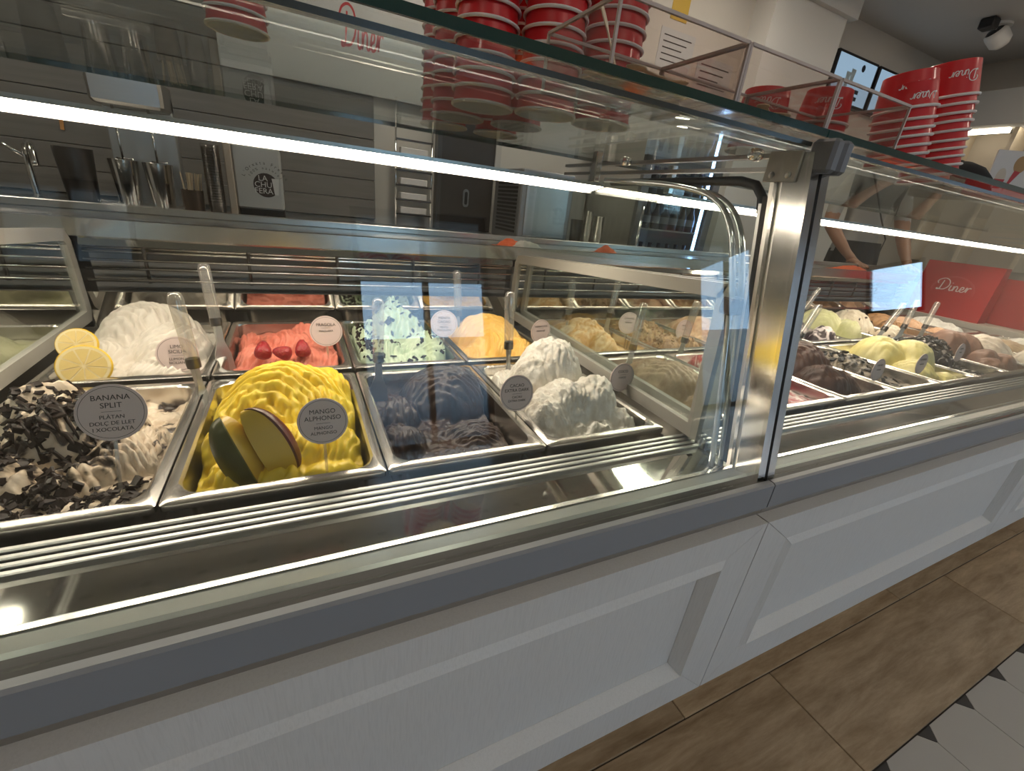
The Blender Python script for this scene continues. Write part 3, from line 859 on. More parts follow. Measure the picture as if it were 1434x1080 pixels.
sp = dict(level=-0.045, pow=0.55, blend=0.003, mid=0.008, fine=0.004, lobes=[
    (0.35, 0.55, 0.75, 0.95, 0.035, 70, 5, 0.006, 0.5), (-0.75, -0.3, 0.45, 0.5, -0.008, 20, 4, 0.006, 0.3), (-0.6, 0.25, 0.4, 0.5, 0.0, 0, 3, 0.006, 0.3),
    (0.55, -0.3, 0.6, 0.6, -0.024, 70, 5, 0.006, 0.6), (-0.1, -0.7, 0.7, 0.4, -0.035, 20, 7, 0.005, 0.8)])
pan_with(X0[2], YFR, 'dark_cocoa_gelato', sp, G('cacao', (0.020, 0.009, 0.006), (0.042, 0.019, 0.012), 30, rough=0.42),
         'very dark brown cocoa gelato sunk low in its pan', 'steel pan of very dark cocoa gelato between mango and coconut', (100, 140), 23)
sp = dict(level=-0.020, pow=0.5, blend=0.003, mid=0.009, fine=0.011, lobes=[
    (0.0, 0.28, 0.72, 0.72, 0.100, 15, 3, 0.0042, 0.5), (-0.4, 0.18, 0.5, 0.65, 0.070, 40, 3, 0.0042, 0.5), (-0.2, -0.35, 0.62, 0.62, 0.052, 20, 4.5, 0.006, 0.8),
    (0.42, -0.35, 0.52, 0.60, 0.055, -20, 3, 0.0042, 0.5), (-0.62, -0.45, 0.42, 0.6, 0.034, 30, 3, 0.006, 0.5), (0.75, -0.68, 0.3, 0.35, 0.008, 0, 2, 0.006, 0.4), (0.0, -0.75, 0.75, 0.3, -0.002, 0, 2, 0.005, 0.4), (0.4, 0.7, 0.5, 0.5, 0.03, 0, 3, 0.006, 0.3), (-0.75, 0.5, 0.3, 0.5, 0.02, 0, 3, 0.008, 0.3)])
pan_with(X0[3], YFR, 'coconut_gelato', sp, G('coco', (0.68, 0.63, 0.55), (0.82, 0.79, 0.73), 60, rough=0.55, bump=0.6, bscale=260),
         'tall white coconut gelato mounds dusted with coconut', 'steel pan of white coconut gelato beside the right partition', (110, 150), 31)
# back row, first module
sp = dict(level=-0.02, pow=0.55, blend=0.002, mid=0.006, fine=0.003, lobes=[
    (-0.1, 0.35, 0.95, 0.95, 0.078, 55, 5, 0.010, 0.6), (0.35, -0.1, 0.62, 0.8, 0.052, -30, 4, 0.010, 0.8), (-0.5, -0.3, 0.5, 0.55, 0.03, 20, 3, 0.009, 0.6), (0.3, -0.65, 0.55, 0.5, 0.01, 10, 4, 0.007, 0.8), (-0.4, -0.75, 0.5, 0.4, 0.002, 0, 3, 0.007, 0.3)])
pan_with(X0[0], YBK, 'lemon_gelato', sp, G('limo', (0.66, 0.60, 0.52), (0.74, 0.69, 0.61), 20, rough=0.45, bump=0.1),
         'fluffy white lemon gelato with lemon slices', 'steel pan of white lemon gelato in the back row by the left partition', (100, 140), 41)
sp = dict(level=-0.028, pow=0.5, blend=0.002, mid=0.012, fine=0.006, lobes=[
    (0.1, 0.0, 0.75, 0.75, 0.030, 20, 4, 0.009, 0.6), (-0.5, -0.3, 0.5, 0.5, 0.012, -20, 3, 0.010, 0.6), (0.6, -0.4, 0.5, 0.5, 0.010, 30, 4, 0.008, 0.6), (-0.7, 0.3, 0.3, 0.5, 0.008, 0, 3, 0.010, 0.3), (0.1, -0.6, 0.6, 0.4, 0.0, 0, 4, 0.006, 0.6), (0.35, 0.25, 0.4, 0.4, 0.038, 0, 2, 0.006, 0.3)])
gf, ff = pan_with(X0[1], YBK, 'strawberry_gelato', sp, G('fragola', (0.66, 0.17, 0.11), (0.78, 0.26, 0.18), 40, rough=0.45),
         'coral pink strawberry gelato with whole strawberries', 'steel pan of coral strawberry gelato in the back row', (90, 130), 47)
sp = dict(level=-0.028, pow=0.5, blend=0.002, mid=0.014, fine=0.006, lobes=[
    (0.0, 0.25, 0.85, 0.7, 0.075, 10, 4, 0.010, 0.4), (0.05, 0.6, 0.5, 0.5, 0.088, 0, 3, 0.008, 0.4), (0.5, -0.35, 0.6, 0.75, 0.035, -30, 5, 0.011, 0.8), (-0.4, -0.4, 0.6, 0.6, 0.030, 30, 4, 0.010, 0.8), (0.1, -0.75, 0.7, 0.35, 0.005, 0, 5, 0.006, 0.4), (-0.8, 0.1, 0.3, 0.6, 0.035, 0, 3, 0.008, 0)])
gmn, fmn = pan_with(X0[2], YBK, 'mint_chip_gelato', sp, G('menta', (0.42, 0.54, 0.36), (0.58, 0.68, 0.50), 30, rough=0.45),
         'pale green mint gelato streaked with dark chocolate pieces', 'steel pan of pale green mint gelato in the back row', (100, 140), 53)
scatter_chips('chocolate_shards', gmn, fmn, choc, 170, 0.0055, 15)
scatter_chips('chocolate_shards', gmn, fmn, choc, 260, 0.006, 16, umax=-0.45)
sp = dict(level=-0.02, pow=0.55, blend=0.003, mid=0.007, fine=0.004, lobes=[
    (0.05, 0.1, 0.85, 0.95, 0.060, 70, 4, 0.008, 0.6), (-0.1, -0.35, 0.7, 0.7, 0.036, 20, 4, 0.008, 0.9), (0.6, -0.4, 0.4, 0.5, 0.015, 0, 3, 0.008, 0.4), (-0.6, -0.5, 0.4, 0.4, 0.004, 0, 3, 0.007, 0.4)])
pan_with(X0[3], YBK, 'passion_fruit_gelato', sp, G('maracuya', (0.80, 0.46, 0.09), (0.88, 0.56, 0.15), 25, rough=0.42),
         'mounded golden yellow gelato in the back row behind the coconut', 'steel pan of golden yellow gelato behind the coconut', (90, 130), 59)

def generic(seed, h, n=6):
    r = random.Random(seed); L = [(0.0, 0.15, 0.85, 0.95, h, r.uniform(0, 90), 4, 0.008, 0.6)]
    for i in range(n):
        L.append((r.uniform(-.6, .6), r.uniform(-.75, .6), r.uniform(.35, .6), r.uniform(.4, .7), h * r.uniform(0.15, 0.75), r.uniform(-60, 60), r.randint(2, 5), 0.008, r.uniform(.2, .8)))
    return dict(level=-0.028, pow=0.5, blend=0.003, mid=0.008, fine=0.005, lobes=L)
COOKIE = flat('black_cookie', (0.012, 0.010, 0.010), 0.6)
FR = [  # front row of the long module
    ('coffee_gelato', 0.038, G('coffee', (0.25, 0.15, 0.085), (0.40, 0.27, 0.17), 18, stretch=(1, 3, 1)), 'coffee brown streaked gelato just past the partition', 'steel pan of streaked coffee gelato'),
    ('cherry_swirl_gelato', 0.05, G('amarena', (0.42, 0.03, 0.035), (0.78, 0.66, 0.62), 16, .44, .52, rough=0.35, dist=1.5), 'white gelato rippled with glossy red cherry sauce', 'steel pan of red and white cherry gelato'),
    ('chocolate_gelato', 0.072, G('choc', (0.055, 0.022, 0.013), (0.10, 0.042, 0.026), 30), 'dark chocolate gelato mound beside the chrome post', 'steel pan of dark chocolate gelato'),
    ('cookie_crumb_gelato', 0.022, G('cookie', (0.05, 0.04, 0.03), (0.30, 0.24, 0.17), 34, .42, .58, dist=1.0), 'brown and grey crumbly cookie gelato', 'steel pan of brown cookie crumb gelato'),
    ('vanilla_gelato', 0.075, G('vanilla', (0.76, 0.66, 0.24), (0.84, 0.76, 0.36), 18, rough=0.4, bump=0.1), 'smooth pale yellow gelato scooped in round mounds', 'steel pan of pale yellow gelato'),
    ('cookies_and_cream_gelato', 0.065, G('oreo', (0.02, 0.017, 0.015), (0.70, 0.66, 0.60), 24, .47, .52, dist=1.2), 'white gelato buried under black cookie pieces', 'steel pan of white gelato with black cookie pieces'),
    ('milk_chocolate_gelato', 0.07, G('milkchoc', (0.22, 0.11, 0.075), (0.30, 0.165, 0.115), 20), 'smooth milk chocolate gelato past the black cookie pan', 'steel pan of milk chocolate gelato'),
    ('cream_gelato', 0.06, G('cream', (0.66, 0.56, 0.45), (0.80, 0.73, 0.64), 22), 'cream gelato with pale tan ripples past the milk chocolate', 'steel pan of rippled cream gelato'),
    ('hazelnut_gelato', 0.03, G('hazel', (0.38, 0.26, 0.15), (0.52, 0.38, 0.24), 22), 'hazelnut coloured gelato next to the cream gelato in the front row', 'steel pan of hazelnut coloured gelato'),
    ('plain_white_gelato', 0.03, G('white', (0.74, 0.7, 0.64), (0.82, 0.79, 0.74), 22), 'plain white gelato, last of the front row', 'steel pan of plain white gelato at the end of the front row')]
BR = [
    ('caramel_gelato', 0.042, G('caramel', (0.50, 0.27, 0.08), (0.74, 0.60, 0.42), 16, .40, .60, stretch=(1, 2, 1), dist=1.2), 'cream gelato with golden caramel ripples behind the partition', 'steel pan of caramel ripple gelato'),
    ('nut_crumble_gelato', 0.03, G('crumble', (0.26, 0.13, 0.06), (0.46, 0.27, 0.13), 60, .4, .6, bump=0.8), 'brown nut crumble gelato beside the caramel one', 'steel pan of nut crumble gelato'),
    ('dulce_gelato', 0.045, G('dulce', (0.44, 0.25, 0.13), (0.60, 0.41, 0.26), 16, stretch=(1, 3, 1)), 'ridged toffee brown gelato beside the nut crumble', 'steel pan of ridged toffee gelato'),
    ('orange_toffee_gelato', 0.10, G('orange', (0.62, 0.33, 0.13), (0.74, 0.45, 0.21), 30, bump=0.6), 'tall orange brown gelato mound seen beside the chrome post', 'steel pan of orange brown gelato'),
    ('black_cherry_gelato', 0.06, G('blackc', (0.03, 0.015, 0.02), (0.74, 0.66, 0.66), 18, .48, .54, dist=1.3), 'white gelato with near-black fruit ripples', 'steel pan of white gelato with near-black ripples'),
    ('pistachio_gelato', 0.075, G('pist', (0.50, 0.50, 0.24), (0.62, 0.61, 0.36), 20), 'dull green pistachio gelato swirls', 'steel pan of pistachio gelato'),
    ('stracciatella_gelato', 0.07, G('strac', (0.66, 0.56, 0.42), (0.80, 0.73, 0.60), 20), 'ivory gelato dotted with dark chips next to the pistachio', 'steel pan of ivory chip gelato'),
    ('praline_gelato', 0.05, G('praline', (0.30, 0.14, 0.05), (0.45, 0.24, 0.09), 40, bump=0.7), 'toffee brown rough praline gelato', 'steel pan of rough praline gelato'),
    ('peach_gelato', 0.03, G('peach', (0.72, 0.42, 0.24), (0.80, 0.52, 0.34), 20), 'peach gelato next to the praline', 'steel pan of peach gelato'),
    ('pale_milk_gelato', 0.03, G('milk', (0.76, 0.72, 0.65), (0.82, 0.79, 0.74), 20), 'pale milk gelato, last of the back row', 'steel pan of pale milk gelato at the end of the back row')]
for row, yy, off in ((FR, YFR, 100), (BR, YBK, 200)):
    for i, (nm, h, mat, gl, plb) in enumerate(row):
        sp = generic(off + i, h)
        if nm == 'vanilla_gelato':
            sp = dict(level=-0.02, pow=0.5, blend=0.004, mid=0.004, fine=0.002, lobes=[(-0.2, 0.25, 0.75, 0.8, 0.070, 40, 2, 0.004, 0.5), (0.35, -0.1, 0.7, 0.8, 0.074, -20, 4, 0.003, 0.8), (-0.3, -0.45, 0.7, 0.6, 0.03, 10, 3, 0.006, 0.6), (0.5, -0.75, 0.5, 0.35, 0.0, 0, 3, 0.005, 0.6)])
        elif nm == 'milk_chocolate_gelato':
            sp = dict(level=-0.02, pow=0.5, blend=0.004, mid=0.004, fine=0.003, lobes=[(-0.3, 0.3, 0.6, 0.75, 0.080, 0, 2, 0.003, 0.5), (0.4, 0.2, 0.6, 0.8, 0.072, 0, 2, 0.003, 0.5), (0.0, -0.4, 0.5, 0.5, 0.04, 0, 2, 0.004, 0.5), (0.5, -0.6, 0.5, 0.5, 0.03, 0, 2, 0.004, 0.5), (-0.5, -0.6, 0.4, 0.4, 0.02, 0, 2, 0.004, 0.5)])
        o, f = pan_with(XR0[i], yy, nm, sp, mat, gl, plb + (' in the back row' if row is BR and 'back row' not in plb else ''), (64, 90), off + i)
        if nm == 'cookies_and_cream_gelato': scatter_chips('cookie_pieces', o, f, COOKIE, 420, 0.008, 61)
        if nm == 'cookie_crumb_gelato': scatter_chips('cookie_pieces', o, f, COOKIE, 160, 0.007, 62)
        if nm == 'stracciatella_gelato': scatter_chips('chocolate_shards', o, f, choc, 60, 0.006, 63)
        if nm == 'nut_crumble_gelato': scatter_chips('nut_crumbs', o, f, flat('nut_crumb', (0.34, 0.18, 0.08), 0.6), 350, 0.005, 64, flatness=0.6)
LL = [('yogurt_gelato', XLL[0], YFR, G('yog', (0.66, 0.62, 0.54), (0.76, 0.72, 0.64), 20), 'off-white gelato in the front row beyond the left partition', 'steel pan in the front row beyond the left partition'),
      ('greenish_pistachio_gelato', XLL[0], YBK, G('pist2', (0.40, 0.38, 0.20), (0.52, 0.48, 0.28), 20), 'olive green gelato in the back row beyond the left partition', 'steel pan of olive gelato in the back row beyond the left partition'),
      ('biscuit_gelato', XLL[1], YBK, G('bisc', (0.52, 0.42, 0.25), (0.62, 0.52, 0.34), 20), 'biscuit coloured gelato next to the olive green one', 'steel pan of biscuit gelato next to the olive green one'),
      ('rice_gelato', XLL[1], YFR, G('rice', (0.72, 0.68, 0.6), (0.8, 0.76, 0.7), 20), 'milky gelato, second pan beyond the left partition', 'steel pan of milky gelato, second beyond the left partition')]
for i, (nm, x, y, mat, gl, plb) in enumerate(LL):
    pan_with(x, y, nm, generic(300 + i, 0.035), mat, gl, plb, (50, 70), 300 + i)

# ------------------------------------------------------------------ fruit on the gelato
rind = flat('lemon_rind', (0.80, 0.52, 0.02), 0.4, bump=0.2, bscale=200)
pith = flat('lemon_pith', (0.78, 0.67, 0.40), 0.6)
flesh_l = flat('lemon_flesh', (0.72, 0.56, 0.22), 0.25, noise=0.15, nscale=80)
def lemon(loc, rot, r, label):
    t = empty('lemon_slice', loc); t.rotation_euler = rot
    m = MB(); m.lathe([(r * .93, -.004), (r, -.002), (r, .002), (r * .93, .004)], 36); m.loft([], False, False) if False else None
    m.build('rind', rind, t, smooth=True)
    m = MB(); m.lathe([(0, -.0035), (r * .95, -.0038), (r * .95, .0038), (0, .0035)], 36); m.build('pith', pith, t, smooth=True, angle=40)
    for k in range(9):
        a0, a1 = 2 * math.pi * (k + .06) / 9, 2 * math.pi * (k + .94) / 9
        pts = [(r * .08 * math.cos((a0 + a1) / 2), r * .08 * math.sin((a0 + a1) / 2))] + [(r * .82 * math.cos(a0 + (a1 - a0) * q / 4), r * .82 * math.sin(a0 + (a1 - a0) * q / 4)) for q in range(5)]
        MB().prism_z(pts, -.0044, .0044).build('segment', flesh_l, t)
    tag(t, label, 'lemon slice')
lemon((-0.3485, 0.936, 0.684), (math.radians(60), math.radians(-8), 0.1), 0.028, 'smaller upright lemon slice stuck in the white lemon gelato')
lemon((-0.336, 0.905, 0.655), (math.radians(62), math.radians(10), 0.05), 0.036, 'larger lemon slice at the front of the white lemon gelato')

berry = None
def berry_mat():
    m, nt, b = new_mat('strawberry_skin'); N, L = nt.nodes, nt.links
    tc = N.new('ShaderNodeTexCoord'); v = N.new('ShaderNodeTexVoronoi'); v.inputs['Scale'].default_value = 260
    L.new(tc.outputs['Object'], v.inputs['Vector'])
    r = N.new('ShaderNodeValToRGB'); r.color_ramp.elements[0].position = 0.12; r.color_ramp.elements[0].color = (0.5, 0.25, 0.08, 1)
    r.color_ramp.elements[1].position = 0.22; r.color_ramp.elements[1].color = (0.33, 0.012, 0.02, 1)
    L.new(v.outputs['Distance'], r.inputs['Fac']); L.new(r.outputs['Color'], b.inputs['Base Color'])
    bp = N.new('ShaderNodeBump'); bp.inputs['Strength'].default_value = 0.5; bp.inputs['Distance'].default_value = 0.002
    L.new(v.outputs['Distance'], bp.inputs['Height']); L.new(bp.outputs['Normal'], b.inputs['Normal'])
    b.inputs['Roughness'].default_value = 0.3
    return m
bm_ = berry_mat()
def field_z(f, x, y, cx, cy):
    Ur, Vr, H = f
    j = int(np.clip(((y - cy) / HD + 1) / 2 * (H.shape[0] - 1), 0, H.shape[0] - 1)); i = int(np.clip(((x - cx) / HW + 1) / 2 * (H.shape[1] - 1), 0, H.shape[1] - 1))
    return PZ + H[j, i]
for i, (x, y, rot, s, lb) in enumerate([(-0.078, 0.962, (2.3, 0.3, 0.2), 1.1, 'whole strawberry at the lemon side of the pink gelato'), (-0.041, 0.945, (1.7, -0.3, 1.2), 1.0, 'whole strawberry lying flattest in the middle of the pink gelato'), (-0.005, 0.962, (2.5, -0.3, -0.3), 1.05, 'whole strawberry below the pink gelato sign')]):
    prof = [(0.0005, -0.021), (0.005, -0.0195), (0.0095, -0.013), (0.0135, -0.003), (0.0150, 0.005), (0.0135, 0.011), (0.008, 0.0145), (0.0005, 0.0155)]
    m = MB(); m.lathe([(r * s, z * s) for r, z in prof], 20)
    o = m.build('strawberry', bm_, smooth=True); o.location = (x, y, max(0.652, field_z(ff, x, y, X0[1], YBK) + 0.006)); o.rotation_euler = rot
    tag(o, lb, 'strawberry')

mskin_g = two_tone('mango_skin_green', (0.05, 0.055, 0.012), (0.10, 0.10, 0.025), 20, .3, .7, rough=0.3, bump=0.05)
mskin_r = two_tone('mango_skin_red', (0.13, 0.018, 0.012), (0.09, 0.05, 0.012), 14, .4, .7, rough=0.3, bump=0.05)
mflesh = flat('mango_flesh', (0.66, 0.42, 0.045), 0.3, noise=0.12, nscale=30)
def mango_slice(loc, rot, skin, label, h=0.056, wdt=0.026, th=0.012):
    """cheek slice: pointed oval flesh with a curved skin on its outer side (local +x out, z up)"""
    t = empty('mango_slice', loc); t.rotation_euler = rot
    n, k = 22, 7
    def P(a, s):     # a along the height, s across from one flesh face to the other
        z = h * math.sin(a); c = max(0.02, math.cos(a)) ** 0.9
        return z, c
    f = MB(); vs = []
    for i in range(n + 1):
        a = -math.pi / 2 + math.pi * i / n; z, c = P(a, 0)
        vs.append([( -wdt * 0.35 * c - 0.002, -th * c, z), (wdt * c * 1.1, -th * 0.9 * c, z), (wdt * c * 1.1, th * 0.9 * c, z), (-wdt * 0.35 * c - 0.002, th * c, z)])
    f.loft(vs, True, True); f.build('flesh', mflesh, t)
    s_ = MB(); vs = []
    for i in range(n + 1):
        a = -math.pi / 2 + math.pi * i / n; z, c = P(a, 0)
        ring = [(wdt * c * (1.08 + 0.22 * math.cos(q / k * math.pi - math.pi / 2)) + .0012, -th * 0.93 * c + 2 * th * 0.93 * c * q / k, z * 1.015) for q in range(k + 1)]
        ring += [(wdt * c * 1.0, th * 0.92 * c, z), (wdt * c * 1.0, -th * 0.92 * c, z)]
        vs.append(ring)
    s_.loft(vs, True, True); s_.build('skin', skin, t, smooth=True, angle=50)
    tag(t, label, 'mango slice')
mango_slice((-0.084, 0.570, 0.645), (math.radians(22), 0, math.radians(-118)), mskin_g, 'mango slice showing its dark green skin in the yellow gelato', h=0.056, wdt=0.020, th=0.019)
mango_slice((-0.055, 0.566, 0.650), (math.radians(-12), math.radians(-20), math.radians(8)), mskin_r, 'mango slice with red edged skin and bare yellow flesh', h=0.060)

# ------------------------------------------------------------------ spatulas
def make_spatula():
    t = empty('gelato_spatula')
    m = MB(); m.lathe([(0.0005, 0.172), (0.006, 0.1715), (0.0095, 0.168), (0.0108, 0.160), (0.0105, 0.12), (0.0098, 0.062), (0.0005, 0.061)], 18); m.build('handle', rod_acry, t, smooth=True, angle=60)
    m = MB(); m.lathe([(0.0005, 0.050), (0.0098, 0.050), (0.0104, 0.056), (0.0100, 0.066), (0.0005, 0.066)], 18); m.build('collar', dark_steel, t, smooth=True, angle=40)
    m = MB()
    m.loft([[(-w_, -d, z), (w_, -d, z), (w_, d, z), (-w_, d, z)] for w_, d, z in ((0.006, 0.004, 0.051), (0.007, 0.002, 0.02), (0.016, 0.0012, -0.005), (0.020, 0.001, -0.05))])
    m.build('blade', alu, t)
    return t
sp0 = make_spatula(); used = [0]
def spatula(base, top, label, twist=0.4):
    o = sp0 if not used[0] else copy_tree(sp0)
    used[0] = 1
    b, tp = Vector(base), Vector(top)
    d = (tp - b).normalized()
    q = d.to_track_quat('Z', 'Y')
    o.rotation_mode = 'QUATERNION'
    o.rotation_quaternion = q @ Matrix.Rotation(twist, 3, 'Z').to_quaternion()
    o.location = tp - d * 0.172
    tag(o, label, 'spatula', 'clear handled gelato spatulas')
spatula((-0.160, 0.80, 0.62), (-0.176, 0.815, 0.802), 'clear handled spatula standing between banana split and mango gelato')
spatula((-0.148, 0.975, 0.62), (-0.167, 1.03, 0.812), 'clear handled spatula between lemon and strawberry gelato')
spatula((0.124, 0.80, 0.62), (0.126, 0.805, 0.798), 'clear handled spatula at the mint end of the dark cocoa')
spatula((0.390, 1.10, 0.62), (0.376, 1.11, 0.806), 'clear handled spatula between mint and golden gelato')
spatula((0.400, 0.79, 0.62), (0.392, 0.81, 0.814), 'clear handled spatula stuck in the white coconut gelato')
spatula((0.742, 1.10, 0.62), (0.740, 1.105, 0.793), 'clear handled spatula at the back of the caramel ripple')
spatula((0.885, 1.09, 0.62), (0.912, 1.105, 0.797), 'clear handled spatula between caramel ripple and nut crumble')
spatula((0.745, 0.80, 0.62), (0.772, 0.822, 0.790), 'clear handled spatula stuck in the streaked coffee gelato')
spatula((0.985, 0.86, 0.62), (1.005, 0.865, 0.786), 'clear handled spatula in the cherry swirl gelato')
spatula((1.17, 0.80, 0.62), (1.27, 0.80, 0.79), 'clear handled spatula by the dark chocolate gelato')
spatula((1.36, 0.78, 0.63), (1.47, 0.80, 0.792), 'clear handled spatula between dark chocolate and cookie crumb gelato')
spatula((1.87, 1.1, 0.62), (1.97, 1.1, 0.795), 'clear handled spatula behind the pistachio gelato')
spatula((1.93, 0.82, 0.64), (2.03, 0.82, 0.795), 'clear handled spatula behind the pale yellow mounds')
spatula((2.15, 0.84, 0.64), (2.22, 0.86, 0.80), 'clear handled spatula by the black cookie gelato')
spatula((2.38, 0.86, 0.63), (2.45, 0.88, 0.79), 'clear handled spatula behind the milk chocolate gelato')

# ------------------------------------------------------------------ flavour signs
def flavour_sign(x, y, z, r, lines, small, label, rz=0.0, tilt=-22, base=0.64, ts=0.0095):
    t = empty('flavour_sign', (x, y, z)); t.rotation_euler = (math.radians(tilt), 0, rz)
    seg = 40
    m = MB(); m.loft([[(r * math.cos(2 * math.pi * i / seg), yy, r * math.sin(2 * math.pi * i / seg)) for i in range(seg)] for yy in (0.0, 0.0016)])
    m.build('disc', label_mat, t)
    rg = MB(); a, b = r * 0.915, r * 0.90
    vs = [(a * math.cos(2 * math.pi * i / seg), -0.0002, a * math.sin(2 * math.pi * i / seg)) for i in range(seg)] + [(b * math.cos(2 * math.pi * i / seg), -0.0002, b * math.sin(2 * math.pi * i / seg)) for i in range(seg)]
    rg.add(vs, [(i, (i + 1) % seg, seg + (i + 1) % seg, seg + i) for i in range(seg)]); rg.build('rim_line', ink, t)
    pl = max(0.02, (z - base))
    m = MB(); m.box(-0.0018, 0.0018, 0.0016, 0.003, -r - pl, -r * 0.6); m.build('pin', rod_acry, t)
    y0 = r * (0.52 if len(small) > 2 else 0.42)
    for i, s in enumerate(lines):
        text_obj('lettering', s, ts, ink, t, (0, -0.0003, y0 - i * ts * 1.05))
    y1 = y0 - len(lines) * ts * 1.05 + ts * 0.25
    MB().box(-r * .28, r * .28, -0.0004, -0.0001, y1 - .0002, y1 + .0002).build('divider_line', ink, t)
    for i, s in enumerate(small):
        text_obj('lettering', s, ts * 0.72, ink, t, (0, -0.0003, y1 - ts * 0.75 - i * ts * 0.82))
    tag(t, label, 'sign')
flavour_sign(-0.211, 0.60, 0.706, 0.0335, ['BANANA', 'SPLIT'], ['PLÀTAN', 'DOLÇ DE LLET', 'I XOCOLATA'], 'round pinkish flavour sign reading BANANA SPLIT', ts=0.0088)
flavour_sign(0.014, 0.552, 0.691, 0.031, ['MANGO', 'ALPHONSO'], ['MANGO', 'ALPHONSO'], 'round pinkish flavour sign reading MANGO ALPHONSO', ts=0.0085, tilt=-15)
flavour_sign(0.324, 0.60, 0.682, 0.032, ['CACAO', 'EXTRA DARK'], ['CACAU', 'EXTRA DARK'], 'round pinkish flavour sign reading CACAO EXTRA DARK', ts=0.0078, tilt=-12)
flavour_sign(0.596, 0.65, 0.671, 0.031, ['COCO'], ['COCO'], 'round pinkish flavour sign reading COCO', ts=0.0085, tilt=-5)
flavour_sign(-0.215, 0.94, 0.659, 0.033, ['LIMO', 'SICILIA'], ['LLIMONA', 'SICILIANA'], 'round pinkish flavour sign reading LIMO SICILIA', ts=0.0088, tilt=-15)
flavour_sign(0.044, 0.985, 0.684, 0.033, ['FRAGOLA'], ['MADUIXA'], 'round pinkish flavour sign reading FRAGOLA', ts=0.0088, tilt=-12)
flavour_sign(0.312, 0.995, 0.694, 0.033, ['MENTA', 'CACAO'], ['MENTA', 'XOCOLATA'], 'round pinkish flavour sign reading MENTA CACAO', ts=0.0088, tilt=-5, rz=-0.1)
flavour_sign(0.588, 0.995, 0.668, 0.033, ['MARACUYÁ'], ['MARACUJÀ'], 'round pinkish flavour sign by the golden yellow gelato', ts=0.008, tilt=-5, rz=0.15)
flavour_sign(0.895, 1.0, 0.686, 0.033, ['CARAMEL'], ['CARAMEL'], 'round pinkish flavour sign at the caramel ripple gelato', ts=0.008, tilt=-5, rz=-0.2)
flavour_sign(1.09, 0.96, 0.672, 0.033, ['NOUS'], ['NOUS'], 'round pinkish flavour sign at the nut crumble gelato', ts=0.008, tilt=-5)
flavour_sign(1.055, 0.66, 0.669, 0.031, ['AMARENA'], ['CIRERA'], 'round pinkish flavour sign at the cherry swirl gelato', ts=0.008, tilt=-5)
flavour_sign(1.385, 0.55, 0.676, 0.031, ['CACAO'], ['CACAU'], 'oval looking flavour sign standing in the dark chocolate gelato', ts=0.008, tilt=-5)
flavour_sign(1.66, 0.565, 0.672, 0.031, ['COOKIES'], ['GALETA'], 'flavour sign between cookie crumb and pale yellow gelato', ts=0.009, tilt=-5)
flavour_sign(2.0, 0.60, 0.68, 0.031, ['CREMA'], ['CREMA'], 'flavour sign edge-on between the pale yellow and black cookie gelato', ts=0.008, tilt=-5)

# ------------------------------------------------------------------ red paper cups
def make_cup(rr, rb, h):
    t = empty('paper_cup')
    m = MB(); m.lathe([(rr, 0.0), (rr - (rr - rb) * .5, h * .5), (rb, h), (rb - .0012, h + .0008), (rb - .002, h - .002), (0.0005, h - .0025)], 36); m.build('body', red_paper, t, smooth=True, angle=40)
    m = MB(); m.lathe([(rr - .0012, 0.0005), (rb - .0012, h - .003), (0.0005, h - .003)], 36); m.build('lining', white_paper, t, smooth=True, angle=40)
    m = MB(); seg = 8
    m.lathe([(rr + .0006 + .0024 * math.cos(2 * math.pi * q / seg), .0024 + .0024 * math.sin(2 * math.pi * q / seg)) for q in range(seg + 1)], 36); m.build('rim', white_paper, t, smooth=True)
    # printed script runs upside down because the cups stand on their mouths
    s = 0.018
    def fn(px, py):
        zz = h * 0.72 - py * s; rad = rr + (rb - rr) * zz / h + 0.0004
        a = -math.pi * 0.72 - (px - 1.2) * s / rad
        return (rad * math.cos(a), rad * math.sin(a), zz)
    script_mesh(fn, 0.09, 4).build('lettering', white_paper, t)
    return t
cupA = make_cup(0.0465, 0.0385, 0.070)
cupB = make_cup(0.0435, 0.0365, 0.056)
cu = {0: False, 1: False}
SH = 1.1147
def cup_stack(x, y, n, kind, label, group, lean=(0, 0), pitch=None, rz0=0.0, scale=1.0):
    proto = (cupA, cupB)[kind]; pitch = pitch or (0.0205, 0.0138)[kind]
    for i in range(n):
        o = proto if not cu[kind] else copy_tree(proto)
        cu[kind] = True
        o.location = (x + lean[0] * pitch * i, y + lean[1] * pitch * i, SH + pitch * i)
        o.rotation_euler = (-math.atan(lean[1]), math.atan(lean[0]), rz0 + random.uniform(-.25, .25))
        o.scale = (scale,) * 3
        tag(o, ('topmost ' if i == n - 1 else 'lowest ' if i == 0 else '') + label, 'paper cup', group)
GA = 'large red paper cups in tall stacks'
cup_stack(0.283, 0.755, 13, 0, 'large red paper cup, stack touching the front left of the tall group', GA)
cup_stack(0.374, 0.712, 13, 0, 'large red paper cup, middle front stack of the tall group', GA)
cup_stack(0.474, 0.700, 12, 0, 'large red paper cup, front stack nearest the acrylic spoon box', GA)
cup_stack(0.287, 0.893, 13, 0, 'large red paper cup, middle row stack nearer the dark door', GA)
cup_stack(0.394, 0.862, 13, 0, 'large red paper cup, middle row stack behind the front middle one', GA)
cup_stack(0.300, 1.022, 13, 0, 'large red paper cup, rear stack at the shelf back edge', GA)
cup_stack(0.412, 1.005, 13, 0, 'large red paper cup, rear stack nearer the acrylic boxes', GA)
cup_stack(-0.038, 0.632, 3, 0, 'small red paper cup in a short lone stack left of the tall stacks', 'red cups of the short lone stack', pitch=0.013, scale=0.6)
GB_ = 'smaller red paper cups upside down in stacks'
